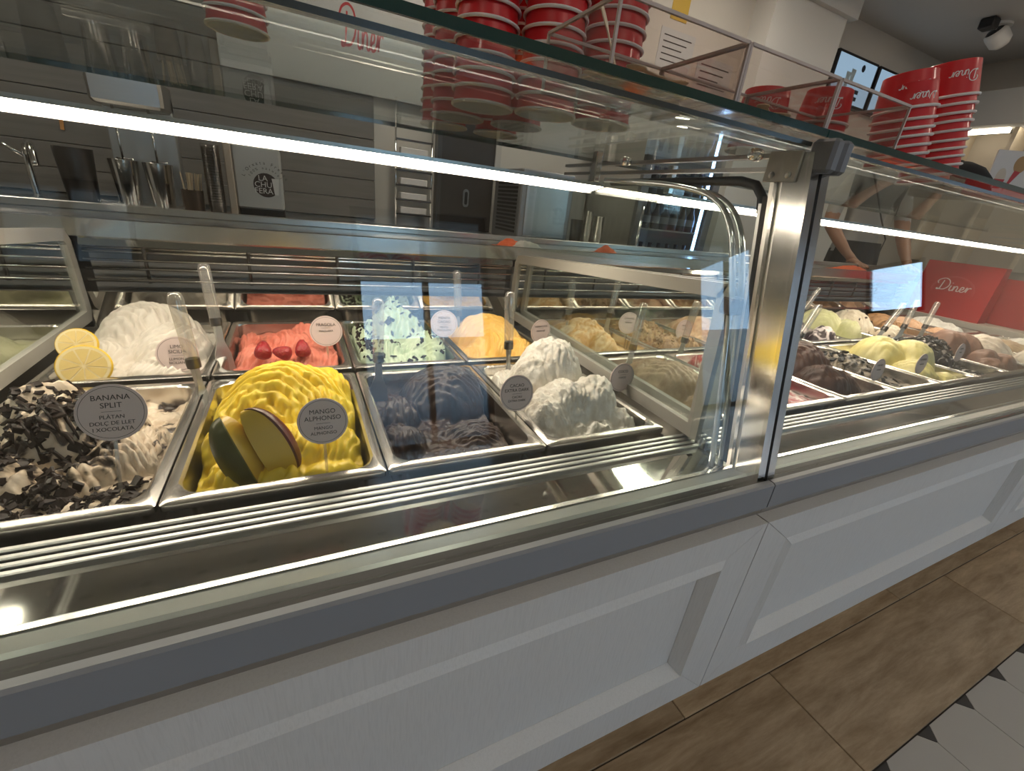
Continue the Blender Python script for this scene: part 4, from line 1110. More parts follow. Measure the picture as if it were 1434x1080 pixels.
cup_stack(0.985, 0.505, 7, 1, 'smaller red paper cup in the upside-down stack at the acrylic box end', GB_, lean=(-0.18, 0.10))
cup_stack(1.118, 0.507, 10, 1, 'smaller red paper cup in the tallest upside-down stack', GB_, lean=(-0.18, 0.10))
cup_stack(1.235, 0.565, 10, 1, 'smaller red paper cup in the stack behind the tallest one', GB_, lean=(-0.16, 0.08))
cup_stack(0.885, 0.600, 5, 1, 'smaller red paper cup in the low stack seen through the acrylic box', GB_)
cup_stack(0.775, 0.640, 4, 1, 'smaller red paper cup in the lowest stack behind the acrylic boxes', GB_)

# ------------------------------------------------------------------ acrylic spoon boxes with wooden spoons
def acrylic_box(x0, x1, label):
    y0, y1, z0, z1 = 0.442, 0.585, SH, 1.178
    t = empty('acrylic_box', ((x0 + x1) / 2, (y0 + y1) / 2, z0))
    hx, hy, h = (x1 - x0) / 2, (y1 - y0) / 2, z1 - z0
    th = 0.003
    for nm, b in (('front_wall', (-hx, hx, -hy, -hy + th, 0, h)), ('back_wall', (-hx, hx, hy - th, hy, 0, h)), ('side_wall', (-hx, -hx + th, -hy + th, hy - th, 0, h)), ('side_wall', (hx - th, hx, -hy + th, hy - th, 0, h)), ('bottom', (-hx + th, hx - th, -hy + th, hy - th, 0, th))):
        MB().box(*b).build(nm, acry, t)
    e = 0.0016
    ed = MB()
    for (a, b) in ((-hx, -hy), (hx, -hy), (hx, hy), (-hx, hy)):
        ed.box(a - e, a + e, b - e, b + e, 0, h)
    for b in (-hy, hy): ed.box(-hx, hx, b - e, b + e, h - e, h + e)
    for a in (-hx, hx): ed.box(a - e, a + e, -hy, hy, h - e, h + e)
    ed.build('edges', acry_edge, t)
    tag(t, label, 'acrylic box')
acrylic_box(0.300, 0.484, 'clear acrylic box with wooden spoons nearest the tall cup stacks')
acrylic_box(0.488, 0.664, 'clear acrylic box between the two other acrylic boxes')
acrylic_box(0.668, 0.846, 'clear acrylic box beside the upside-down cups')
def spoon_mesh():
    pts = []
    L = 0.075
    n = 14
    up, dn = [], []
    for i in range(n + 1):
        s = i / n
        wd = 0.0075 if s < 0.15 else (0.0045 + 0.001 * math.cos(s * 6))
        if s > 0.62: wd = 0.0045 + 0.0055 * math.sin((s - 0.62) / 0.38 * math.pi * 0.85)
        if i == 0: wd = 0.004
        if i == n: wd = 0.004
        up.append((s * L - L / 2, wd)); dn.append((s * L - L / 2, -wd))
    return MB().prism_z(up + dn[::-1], -0.0006, 0.0006)
spo = spoon_mesh().build('wooden_spoon', wood_spoon_mat)
rnd = random.Random(3); fs_ = True
for k in range(26):
    o = spo if fs_ else spo.copy()
    if not fs_: C.objects.link(o)
    fs_ = False
    bx = 0 if k < 16 else 1
    cx = (0.392, 0.576)[bx]
    o.location = (cx + rnd.uniform(-.035, .035), 0.515 + rnd.uniform(-.035, .035), SH + 0.0042 + 0.0013 * (k % 16) + 0.002)
    o.rotation_euler = (rnd.uniform(-.05, .05), rnd.uniform(-.1, .1), rnd.uniform(-.7, .5) + (0 if k % 2 else math.pi))
    tag(o, ('flat wooden spoon lying in the acrylic box by the tall cups', 'flat wooden spoon lying in the middle acrylic box')[bx], 'spoon', ('wooden spoons by the tall cups', 'wooden spoons in the middle box')[bx])
for (p0, p1, lb) in (((0.335, 0.475, SH + .006), (0.315, 0.50, SH + .075), 'wooden spoon leaning upright in the acrylic box corner'),):
    o = spo.copy(); C.objects.link(o)
    d = (Vector(p1) - Vector(p0)).normalized()
    o.rotation_euler = d.to_track_quat('X', 'Z').to_euler(); o.location = (Vector(p0) + Vector(p1)) / 2
    tag(o, lb, 'spoon')

# ------------------------------------------------------------------ card with the cone picture, cap, on the shelf
t = empty('cone_card', (1.62, 0.60, SH)); t.rotation_euler = (math.radians(-6), 0, math.radians(-38))
MB().box(0, 0.26, 0.0, 0.004, 0.0, 0.125).build('board', flat('card_white', (0.72, 0.72, 0.72), 0.5), t)
def flatpoly(pts, y=-0.0006): return MB().add([(x, y, z) for x, z in pts], [tuple(range(len(pts)))])
flatpoly([(0.040, 0.030), (0.050, 0.080), (0.064, 0.077)]).build('picture_cone', flat('print_red', (0.5, 0.05, 0.06), 0.5), t)
flatpoly([(0.058 + 0.014 * math.cos(a * .35) , 0.094 + 0.020 * math.sin(a * .35)) for a in range(18)], -.0005).build('picture_scoop', flat('print_tan', (0.45, 0.28, 0.12), 0.5), t)
flatpoly([(0.025 + 0.011 * math.cos(a * .35), 0.062 + 0.022 * math.sin(a * .35)) for a in range(18)], -.0005).build('picture_cream', flat('print_cream', (0.62, 0.56, 0.48), 0.5), t)
flatpoly([(0.013, 0.058), (0.017, 0.036), (0.032, 0.036), (0.037, 0.058)], -.0007).build('picture_cup', flat('print_red', (0.5, 0.05, 0.06), 0.5), t)
flatpoly([(0.085, 0.062), (0.090, 0.036), (0.115, 0.036), (0.12, 0.062)], -.0007).build('picture_cup', flat('print_pink', (0.6, 0.25, 0.25), 0.5), t)
flatpoly([(0.1025 + 0.016 * math.cos(a * .35), 0.070 + 0.016 * math.sin(a * .35)) for a in range(18)], -.0005).build('picture_cream', flat('print_pink', (0.6, 0.25, 0.25), 0.5), t)
text_obj('lettering', 'HELADO', 0.006, ink, t, (0.034, -.0008, 0.022)); text_obj('lettering', 'COPA', 0.007, ink, t, (0.1025, -.0008, 0.025))
tag(t, 'white card with printed ice cream cone and cup pictures on the shelf', 'card')

t = empty('baseball_cap', (1.505, 0.625, SH)); t.rotation_euler = (0, 0, math.radians(22)); t.scale = (.9, .9, .9)
m = MB(); m.lathe([(0.085, 0.0), (0.086, 0.02), (0.078, 0.05), (0.055, 0.075), (0.025, 0.088), (0.0005, 0.09)], 28); m.build('crown', flat('black_cotton', (0.012, 0.012, 0.014), 0.9), t, smooth=True)
br = MB(); top, bot = [], []
for i in range(15):
    a = -math.pi / 2 - 0.95 + 1.9 * i / 14
    top.append((0.083 * math.cos(a), 0.083 * math.sin(a))); bot.append((0.095 * math.cos(a) * 1.02, 0.083 * math.sin(a) - 0.065 * max(0.0, math.cos((a + math.pi / 2) * 1.5))))
br.prism_z(top + bot[::-1], 0.0, 0.004); br.build('brim', flat('dark_brim', (0.03, 0.026, 0.024), 0.8), t)
bt = MB(); bt.lathe([(0.0, .094), (0.006, .092), (0.007, .088)], 10); bt.build('button', flat('black_cotton', (0, 0, 0)), t, smooth=True)
script_mesh(lambda px, py: ((0.0845 * math.sin((px - 1.2) * .28)), -0.0845 * math.cos((px - 1.2) * .28), 0.012 + py * 0.026), 0.1).build('lettering', white_paper, t)
tag(t, 'black baseball cap with white script lying behind the cup stacks', 'cap')

# ------------------------------------------------------------------ staff side: cloths, bags, back counter
def cloth(loc, sx, sy, col, label, seed):
    nx = 26
    u = np.linspace(-1, 1, nx); U, V = np.meshgrid(u, u)
    r = np.sqrt(U ** 2 + V ** 2) + 0.25 * (fbm(U * 2 + seed, V * 2, seed) - .5)
    H = 0.020 * np.clip(1 - r, 0, 1) ** .6 + 0.014 * fbm(U * 3.5, V * 3.5, seed, 3) * np.clip(1.25 - r, 0, 1) + 0.001
    e = 1 - 0.18 * fbm(U * 2 + 3, V * 2, seed + 4)
    v = np.stack([U * sx * e, V * sy * e, H], -1).reshape(-1, 3)
    idx = np.arange(nx * nx).reshape(nx, nx)
    q = np.stack([idx[:-1, :-1], idx[:-1, 1:], idx[1:, 1:], idx[1:, :-1]], -1).reshape(-1, 4)
    mb = MB(); mb.v = [tuple(p) for p in v.tolist()]; mb.f = [tuple(p) for p in q.tolist()]; mb.mi = [0] * len(mb.f)
    o = mb.build('cleaning_cloth', col, smooth=True); o.location = loc
    s = o.modifiers.new('thick', 'SOLIDIFY'); s.thickness = 0.002
    tag(o, label, 'cloth')
orange_c = flat('orange_cloth', (0.78, 0.13, 0.03), 0.85, bump=0.3, bscale=200)
cloth((0.655, 1.385, 0.846), 0.055, 0.05, orange_c, 'crumpled orange cloth on the worktop near the ice machine', 2)
cloth((0.70, 1.36, 0.846), 0.07, 0.035, flat('white_cloth', (0.6, 0.56, 0.5), 0.85), 'white cloth under the crumpled orange one', 5)
cloth((1.06, 1.39, 0.846), 0.05, 0.04, orange_c, 'small orange cloth on the worktop in front of the fridge', 8)
cloth((2.72, 1.40, 0.846), 0.16, 0.05, orange_c, 'long orange cloth on the worktop by the red bags', 11)

bag_red = flat('red_bag_paper', (0.42, 0.012, 0.014), 0.5, noise=0.12, nscale=5, bump=0.2, bscale=6)
def bag(loc, rz, w_, d, h, label, logo=True):
    t = empty('paper_bag', loc, rz)
    m = MB(); m.loft([[(-w_ / 2, -d / 2, 0), (w_ / 2, -d / 2, 0), (w_ / 2 + .0, d / 2, 0), (-w_ / 2, d / 2, 0)], [(-w_ / 2, -d / 2 * .9, h * .6), (w_ / 2, -d / 2 * .9, h * .6), (w_ / 2, d / 2 * .9, h * .6), (-w_ / 2, d / 2 * .9, h * .6)],
             [(-w_ / 2, -d * .3, h), (w_ / 2, -d * .3, h), (w_ / 2, d * .3, h), (-w_ / 2, d * .3, h)]], True, False)
    m.build('body', bag_red, t)
    if logo:
        s = 0.062
        script_mesh(lambda px, py: ((px - 1.2) * s, -d / 2 * .93 - .002, h * .48 + py * s), 0.085).build('lettering', white_paper, t)
        ar = MB()
        for rr_, wd in ((0.092, .0012), (0.086, .0008)):
            vs = []
            for i in range(25):
                a = math.radians(-8 + 196 * i / 24)
                vs += [((rr_ - wd) * math.cos(a), -d / 2 * .93 - .002, h * .5 + (rr_ - wd) * .8 * math.sin(a)), ((rr_ + wd) * math.cos(a), -d / 2 * .93 - .002, h * .5 + (rr_ + wd) * .8 * math.sin(a))]
            ar.add(vs, [(2 * i, 2 * i + 1, 2 * i + 3, 2 * i + 2) for i in range(24)])
        ar.build('emblem_ring', flat('emblem_line', (0.55, 0.12, 0.12), 0.5), t)
    tag(t, label, 'bag')
struct(MB().box(3.19, 4.4, 0.32, 1.5, 0, 0.66).build('end_counter', beige_wall))
bag((3.27, 1.125, 0.66), math.radians(-90), 0.325, 0.10, 0.285, 'large red paper bag with white script standing past the last pans')
bag((3.40, 1.03, 0.66), math.radians(-90), 0.43, 0.08, 0.235, 'plain red paper bag standing behind the script bag', logo=False)

BC = 0.80
t = empty('back_counter', (-0.3, 2.39, 0))
MB().box(-1.9, 2.05, -0.30, 0.33, 0.0, BC - 0.04).build('cabinet', flat('dark_cabinet', (0.09, 0.085, 0.08), 0.5), t)
MB().box(-1.9, 2.05, -0.33, 0.33, BC - 0.04, BC, bev=.004).build('top', steel, t)
tag(t, 'dark back counter with steel top carrying the drink machines', 'counter')

t = empty('milkshake_mixer', (-0.52, 2.32, BC))
MB().box(-0.10, 0.115, 0.06, 0.10, 0.0, 0.42, bev=.004).build('back_plate', flat('mixer_plate', (0.55, 0.56, 0.56), 0.3, 0.8), t)
MB().box(-0.11, 0.125, -0.10, 0.10, 0.0, 0.025, bev=.004).build('base', steel, t)
MB().box(-0.10, 0.115, -0.07, 0.10, 0.36, 0.46, bev=.01).build('motor_head', steel, t)
for x in (-0.05, 0.055):
    m = MB(); m.tube([(x, -0.02, 0.12), (x, -0.02, 0.37)], 0.004, 8); m.build('spindle', chrome, t, smooth=True)
    m = MB(); m.tube([(x - .02, -0.02, 0.185), (x + .03, -0.02, 0.185), (x + .03, -0.02, 0.165)], 0.003, 6); m.build('cup_hook', chrome, t, smooth=True)
tag(t, 'two-spindle milkshake mixer with pale back plate', 'mixer')
def tumbler(x, y, r0, r1, h, mat, label, z=BC, cat='cup', group=None, name='steel_tumbler'):
    m = MB(); m.lathe([(0.0005, 0.002), (r0, 0.0), (r0 * 1.02, 0.004), (r1, h), (r1 + .0015, h + .001), (r1 - .001, h), (r0 * .95, 0.006), (0.0005, 0.005)], 28)
    o = m.build(name, mat, smooth=True, angle=50); o.location = (x, y, z)
    tag(o, label, cat, group); return o
tumbler(-0.57, 2.29, 0.036, 0.048, 0.155, chrome, 'steel mixing cup on the mixer, away from the straw pot', BC + .025)
tumbler(-0.465, 2.29, 0.036, 0.048, 0.155, chrome, 'steel mixing cup on the mixer, nearer the straw pot', BC + .025)
tumbler(-0.70, 2.26, 0.042, 0.055, 0.20, dark_steel, 'dark steel shaker beside the milkshake mixer')
t = empty('stirrer_pot', (-0.355, 2.22, BC))
m = MB(); m.lathe([(0.0005, .002), (0.032, 0.0), (0.036, 0.05), (0.037, 0.095), (0.039, 0.10), (0.036, 0.10), (0.031, 0.006), (0.0005, .006)], 26); m.build('pot', flat('smoked_pot', (0.16, 0.11, 0.08), 0.15, 0.5), t, smooth=True, angle=40)
tag(t, 'brown pot full of wooden stirrers', 'pot')
rnd = random.Random(8)
for i in range(16):
    a = rnd.uniform(0, 6.28); r_ = rnd.uniform(0.0, 0.022)
    o = MB().box(-.0025, .0025, -.0008, .0008, 0, 0.155).build('wooden_stirrer', wood_spoon_mat)
    o.location = (-0.355 + r_ * math.cos(a), 2.22 + r_ * math.sin(a), BC + 0.007); o.rotation_euler = (rnd.uniform(-.16, .16), rnd.uniform(-.2, .2), rnd.uniform(0, 3))
    tag(o, 'thin wooden stirrer standing in the brown pot', 'stirrer', 'stirrers in the brown pot')
clear_cup = glass_mat('clear_plastic_cup', (0.80, 0.78, 0.76), 0.07)
for i in range(22):
    m = MB(); m.lathe([(0.024, 0.0), (0.031, 0.06), (0.033, 0.062), (0.033, 0.064), (0.030, 0.064)], 18)
    if i == 0: cc = m.build('clear_cup', clear_cup, smooth=True); o = cc
    else: o = cc.copy(); C.objects.link(o)
    o.location = (-0.275, 2.21, BC + i * 0.0098)
    tag(o, 'clear plastic cup in the tall stack beside the horchata machine', 'cup', 'clear cups in a tall stack')

# white drink dispenser with round black logo
t = empty('drink_dispenser', (-0.12, 2.30, BC))
MB().box(-0.085, 0.085, -0.08, 0.12, 0.05, 0.285, bev=.006).build('body', flat('dispenser_white', (0.52, 0.52, 0.50), 0.4), t)
MB().box(-0.112, -0.086, -0.09, 0.12, 0.0, 0.30, bev=.003).build('side_panel', flat('tan_panel', (0.50, 0.42, 0.33), 0.5), t)
MB().box(-0.085, 0.085, -0.02, 0.12, 0.0, 0.05, bev=.003).build('plinth', black_plastic, t)
MB().box(-0.06, 0.075, -0.11, -0.02, 0.0, 0.018, bev=.003).build('drip_tray', black_plastic, t)
wr_ = MB()
for i in range(5):
    wr_.tube([(-0.06 + i * .03 + .018 * math.cos(q / 12 * 6.283), -0.02 + .02 * math.sin(q / 12 * 6.283), 0.29 + .012 * math.sin(q / 12 * 12.566)) for q in range(13)], 0.003, 6)
wr_.build('coiled_hoses', dark_steel, t, smooth=True)
MB().box(-0.085, 0.085, -0.07, 0.12, 0.285, 0.33, bev=.01).build('dark_lid', dark_steel, t)
yl = -0.0808
cx, cz, rl = 0.025, 0.145, 0.046
flatpoly([(cx + rl * math.cos(2 * math.pi * i / 30), cz + rl * math.sin(2 * math.pi * i / 30)) for i in range(30)], yl).build('logo_disc', ink, t)
wp = flat('logo_white', (0.75, 0.74, 0.72), 0.5)
for i, s in enumerate(('LA', 'CHU', 'FERA')):
    text_obj('lettering', s, 0.030, wp, t, (cx - 0.010, yl - .0006, cz + 0.025 - i * 0.024), extrude=0.0003)
gl_ = [(cx + 0.022, cz + 0.028), (cx + 0.050, cz + 0.028), (cx + 0.043, cz - 0.034), (cx + 0.029, cz - 0.034)]
flatpoly(gl_, yl - .0008).build('logo_glass', wp, t)
for s, rad, a0, a1, sz in (("L'Orxata Fresca", 0.083, 158, 22, 0.017), ('100% natural', 0.064, 150, 30, 0.014)):
    for i, chh in enumerate(s):
        if chh == ' ': continue
        a = math.radians(a0 + (a1 - a0) * i / (len(s) - 1))
        text_obj('lettering', chh, sz, ink, t, (cx + rad * math.cos(a), yl - .0004, cz + rad * math.sin(a)), rot=(math.pi / 2, -(a - math.pi / 2), 0))
tag(t, 'white drink dispenser with round black LA CHUFERA logo', 'drink machine')

t = empty('tap', (-0.86, 2.35, BC))
m = MB(); m.tube(spline([(0, 0, 0), (0, 0, 0.16), (0.02, -0.03, 0.2), (0.05, -0.09, 0.19), (0.06, -0.12, 0.13)], 4), 0.011, 10); m.build('spout', chrome, t, smooth=True)
m = MB(); m.tube([(0.0, 0, 0.15), (-0.05, -0.02, 0.19)], 0.006, 8); m.build('lever', chrome, t, smooth=True)
m = MB(); m.lathe([(0.028, 0), (0.026, .012), (0.012, 0.02)], 18); m.build('base', chrome, t, smooth=True)
tag(t, 'chrome tap at the far left of the back counter', 'tap')
o = MB().box(-0.006, 0.006, -.003, .003, 0, 0.09).build('orange_label_strip', flat('orange_strip', (0.7, 0.33, 0.1), 0.5)); o.location = (-0.86, 2.728, 1.07); o.rotation_euler = (0, 0.1, 0)
tag(o, 'small orange strip stuck on the grey boards', 'sticker')

# wire rack, dark door, ice machine, cup columns, fridge
t = empty('wire_rack', (0.62, 2.66, BC))
for x in (-0.10, 0.10):
    m = MB(); m.tube([(x, 0, 0), (x, 0, 0.5)], 0.006, 8); m.build('upright', chrome, t, smooth=True)
for i in range(6):
    MB().box(-0.10, 0.10, -0.012, 0.02, 0.06 + i * .075, 0.068 + i * .075).build('rack_shelf', dark_steel, t)
tag(t, 'narrow chrome wire rack against the back wall', 'rack')
for i in range(5):
    o = MB().box(-0.075, 0.075, -0.03, 0.02, 0, 0.035, bev=.003).build('white_carton', white_paper); o.location = (0.62, 2.68, BC + 0.0685 + i * .075)
    tag(o, 'small white carton on the narrow wire rack', 'carton', 'cartons on the wire rack')
d1 = struct(MB().box(0.78, 1.12, YB - 0.05, YB, 0, 2.1).build('door_1', flat('dark_door', (0.045, 0.038, 0.034), 0.45)))
MB().box(0.76, 0.785, YB - 0.06, YB, 0, 2.13).build('door_frame', dark_steel, d1); MB().box(1.115, 1.15, YB - 0.06, YB, 0, 2.13).build('door_frame', flat('pale_frame', (0.5, 0.48, 0.45), 0.5), d1)
m = MB(); m.prism_z(rrect(0.018, 0.05, 0.0175), 0, 0.006); o = m.build('handle_plate', alu, d1); o.location = (0.945, YB - 0.05, 0.985); o.rotation_euler = (math.pi / 2, 0, 0)
m = MB(); m.prism_z(rrect(0.009, 0.036, 0.0085), 0, 0.008); o = m.build('handle_slot', black_plastic, d1); o.location = (0.945, YB - 0.05, 0.985); o.rotation_euler = (math.pi / 2, 0, 0)

t = empty('ice_machine', (1.24, 2.38, BC))
MB().box(-0.16, 0.16, -0.16, 0.2, 0.0, 0.36, bev=.006).build('body', flat('ice_machine_grey', (0.36, 0.36, 0.36), 0.35, 0.5), t)
for i in range(14):
    MB().box(-0.1625, -0.159, -0.12, 0.14, 0.04 + i * .02, 0.052 + i * .02).build('vent_slot', black_plastic, t)
MB().box(-0.13, 0.13, -0.1635, -0.158, 0.03, 0.30, bev=.003).build('front_panel', steel, t)
tag(t, 'grey ice machine with vent slots on the back counter', 'ice machine')
tumbler(1.44, 2.2, 0.030, 0.036, 0.14, dark_steel, 'dark steel cup beside the ice machine', group=None)
for j, (x, n_) in enumerate(((1.52, 12), (1.60, 10))):
    for i in range(n_):
        o = tumbler(x, 2.22, 0.022, 0.030, 0.07, steel, ('steel cup in the column nearer the ice machine', 'steel cup in the column nearer the fridge')[j], BC + i * 0.011, group=('steel cups by the ice machine', 'steel cups by the fridge')[j])
o = MB().box(-0.09, 0.09, -.006, 0, 0, 0.13).build('brown_wall_tile', flat('brown_tile', (0.24, 0.155, 0.12), 0.4)); o.location = (1.93, YB, 0.86)
tag(o, 'brown square tile panel on the wall beside the fridge', 'tile panel')

t = empty('bottle_fridge', (2.13, 2.42, 0))
MB().box(-0.31, -0.28, -0.22, 0.3, 0.05, 1.32).build('side', steel, t); MB().box(0.28, 0.31, -0.22, 0.3, 0.05, 1.32).build('side', steel, t)
MB().box(-0.31, 0.31, 0.28, 0.31, 0.05, 1.32).build('back', flat('fridge_inside', (0.55, 0.55, 0.55), 0.5), t)
MB().box(-0.31, 0.31, -0.22, 0.3, 1.32, 1.40).build('top', steel, t); MB().box(-0.31, 0.31, -0.22, 0.3, 0.0, 0.08).build('base', black_plastic, t)
for (a, b, c, d) in ((-0.31, -0.255, .08, 1.32), (0.255, 0.31, .08, 1.32), (-0.31, 0.31, .08, .12), (-0.31, 0.31, 1.28, 1.32)):
    MB().box(a, b, -0.25, -0.222, c, d).build('door_frame', flat('grey_door_frame', (0.24, 0.24, 0.245), 0.35, 0.4), t)
MB().box(-0.255, 0.255, -0.24, -0.235, .12, 1.28).build('door_glass', glass, t)
m = MB(); m.tube([(-0.285, -0.275, 0.55), (-0.285, -0.275, 1.05)], 0.009, 8); m.build('handle', chrome, t, smooth=True)
for z in (0.45, 0.68, 0.925, 1.12):
    MB().box(-0.278, 0.278, -0.2, 0.27, z, z + .008).build('shelf_board', flat('fridge_shelf', (0.62, 0.62, 0.62), 0.4), t)
MB().box(0.262, 0.276, -0.2, -0.19, 0.12, 1.28).build('light_tube', flat('fridge_light', (1, 1, 1), emit=(0.35, 0.55, 1.0), estr=16.0), t)
tag(t, 'glass door fridge glowing blue with rows of bottles', 'fridge')
bmat = [flat('bottle_dark', (0.02, 0.03, 0.07), 0.15), flat('bottle_blue', (0.03, 0.08, 0.25), 0.15)]
bottle_p = None
for r_, z in enumerate((0.458, 0.688, 0.933, 1.128)):
    for i in range(7):
        if bottle_p is None:
            m = MB(); m.lathe([(0.0005, 0), (0.027, 0.0), (0.028, 0.01), (0.028, 0.09), (0.014, 0.12), (0.0115, 0.15), (0.013, 0.152), (0.013, 0.162), (0.0005, 0.163)], 14)
            bottle_p = m.build('drink_bottle', bmat[0], smooth=True, angle=50); o = bottle_p
            w2 = MB(); w2.lathe([(0.0283, 0.035), (0.0283, 0.075)], 14); w2.build('paper_label', flat('bottle_label', (0.35, 0.38, 0.5), 0.5), bottle_p, smooth=True)
        else: o = copy_tree(bottle_p)
        o.location = (2.13 - 0.225 + i * 0.075, 2.26, z + .0)
        tag(o, ('dark bottle on the lowest shelf of the blue fridge', 'dark bottle on the second shelf up in the blue fridge', 'dark bottle on the third shelf up in the blue fridge', 'dark bottle on the top shelf of the blue fridge')[r_], 'bottle', 'bottles in the fridge')

# notices, wall sign, screens, dome camera
t = empty('wall_sign', (0.35, YB - 0.021, 1.52))
MB().box(-0.6, 0.45, -0.012, 0.0, -0.1, 0.5).build('board', flat('sign_white', (0.66, 0.65, 0.63), 0.5), t)
script_mesh(lambda px, py: ((px - 1.0) * 0.085, -0.0128, 0.08 + py * 0.17), 0.09).build('lettering', red_paper, t)
tag(t, 'white wall board with red script lettering behind the tall cups', 'sign')
o = MB().box(-0.07, 0.07, -.003, 0, -0.12, 0.10).build('yellow_notice', flat('yellow_notice', (0.55, 0.36, 0.05), 0.6)); o.location = (2.33, YB, 2.30)
tag(o, 'small yellow notice high on the wall', 'notice')
for i, (x, z, w_, h) in enumerate(((2.36, 2.02, 0.30, 0.22), (2.74, 1.92, 0.34, 0.26))):
    t = empty('paper_notice', (x, YB, z))
    MB().box(-w_ / 2, w_ / 2, -.003, 0, -h / 2, h / 2).build('sheet', flat('notice_paper', (0.55, 0.56, 0.57), 0.6), t)
    for k in range(5):
        MB().box(-w_ * .4, w_ * (.4 - .12 * (k % 3)), -.0036, -.003, h * .32 - k * h * .15, h * .35 - k * h * .15).build('text_line', ink, t)
    tag(t, ('white printed notice below the yellow notice', 'larger white printed notice next to the pilaster')[i], 'notice')

def screen(x0, x1, z0, z1, label, seed):
    t = empty('menu_screen', ((x0 + x1) / 2, 2.695, z0))
    hx = (x1 - x0) / 2; h = z1 - z0
    MB().box(-hx, hx, 0.0, 0.05, 0, h, bev=.004).build('housing', black_plastic, t)
    MB().box(-hx + .02, hx - .02, -0.0015, 0.001, .02, h - .02).build('display', flat('screen_blue', (0.1, 0.15, 0.2), 0.3, emit=(0.30, 0.44, 0.58), estr=0.75), t)
    rr = random.Random(seed)
    dk = flat('screen_print', (0.02, 0.03, 0.05), 0.4)
    for k in range(3):
        MB().box(hx * .0, hx * .42, -.0022, -.0015, h * (.42 - k * .14), h * (.50 - k * .14)).build('menu_line', dk, t)
    for (a, b) in ((-0.15, 0.50), (-0.05, 0.58)):
        flatpoly([(a * hx * 2 - .02, h * b - .05), (a * hx * 2 + .02, h * b - .06), (a * hx * 2 + .03, h * b + .05), (a * hx * 2 - .03, h * b + .05)], -.0022).build('menu_picture', flat('screen_pale', (0.4, 0.5, 0.55), 0.4), t)
    flatpoly([(0.30 * hx + .025 * math.cos(q), h * .8 + .025 * math.sin(q)) for q in [i * .4 for i in range(15)]], -.0022).build('menu_emblem', dk, t)
    tag(t, label, 'screen')
screen(3.93, 4.49, 2.03, 2.37, 'blue menu screen beside the white pilaster', 1)
screen(4.52, 5.08, 2.03, 2.37, 'blue menu screen farther from the pilaster', 2)
t = empty('dome_camera', (4.86, 2.16, ZC)); t.scale = (.75, .75, .75)
m = MB(); m.lathe([(0.0005, -0.0), (0.10, 0.0), (0.10, -0.02), (0.0005, -.02)], 24); m.build('base', white_plastic, t, smooth=True, angle=40)
m = MB(); m.lathe([(0.0005, .14), (0.05, .13), (0.085, .09), (0.09, 0.0), (0.085, -.03), (0.06, -.045), (0.0005, -.045)], 24); o = m.build('housing', white_plastic, t, smooth=True); o.rotation_euler = (math.radians(130), 0, math.radians(60)); o.location = (0.02, 0, -0.08)
m = MB(); m.lathe([(0.0005, -.06), (0.05, -.055), (0.075, -.035), (0.0755, -.03)], 24); o2 = m.build('lens', black_plastic, t, smooth=True); o2.rotation_euler = (math.radians(130), 0, math.radians(60)); o2.location = (0.02, 0, -0.08)
MB().box(-0.26, -0.14, -0.06, 0.06, -0.09, 0.0, bev=.01).build('junction_box', black_plastic, t)
m = MB(); m.tube(spline([(-0.2, 0, -0.06), (-0.12, 0.02, -.03), (-0.06, 0, -.05), (0, 0, -.03)], 4), 0.008, 8); m.build('cable', white_plastic, t, smooth=True)
tag(t, 'white security camera with black junction box on the ceiling', 'camera')

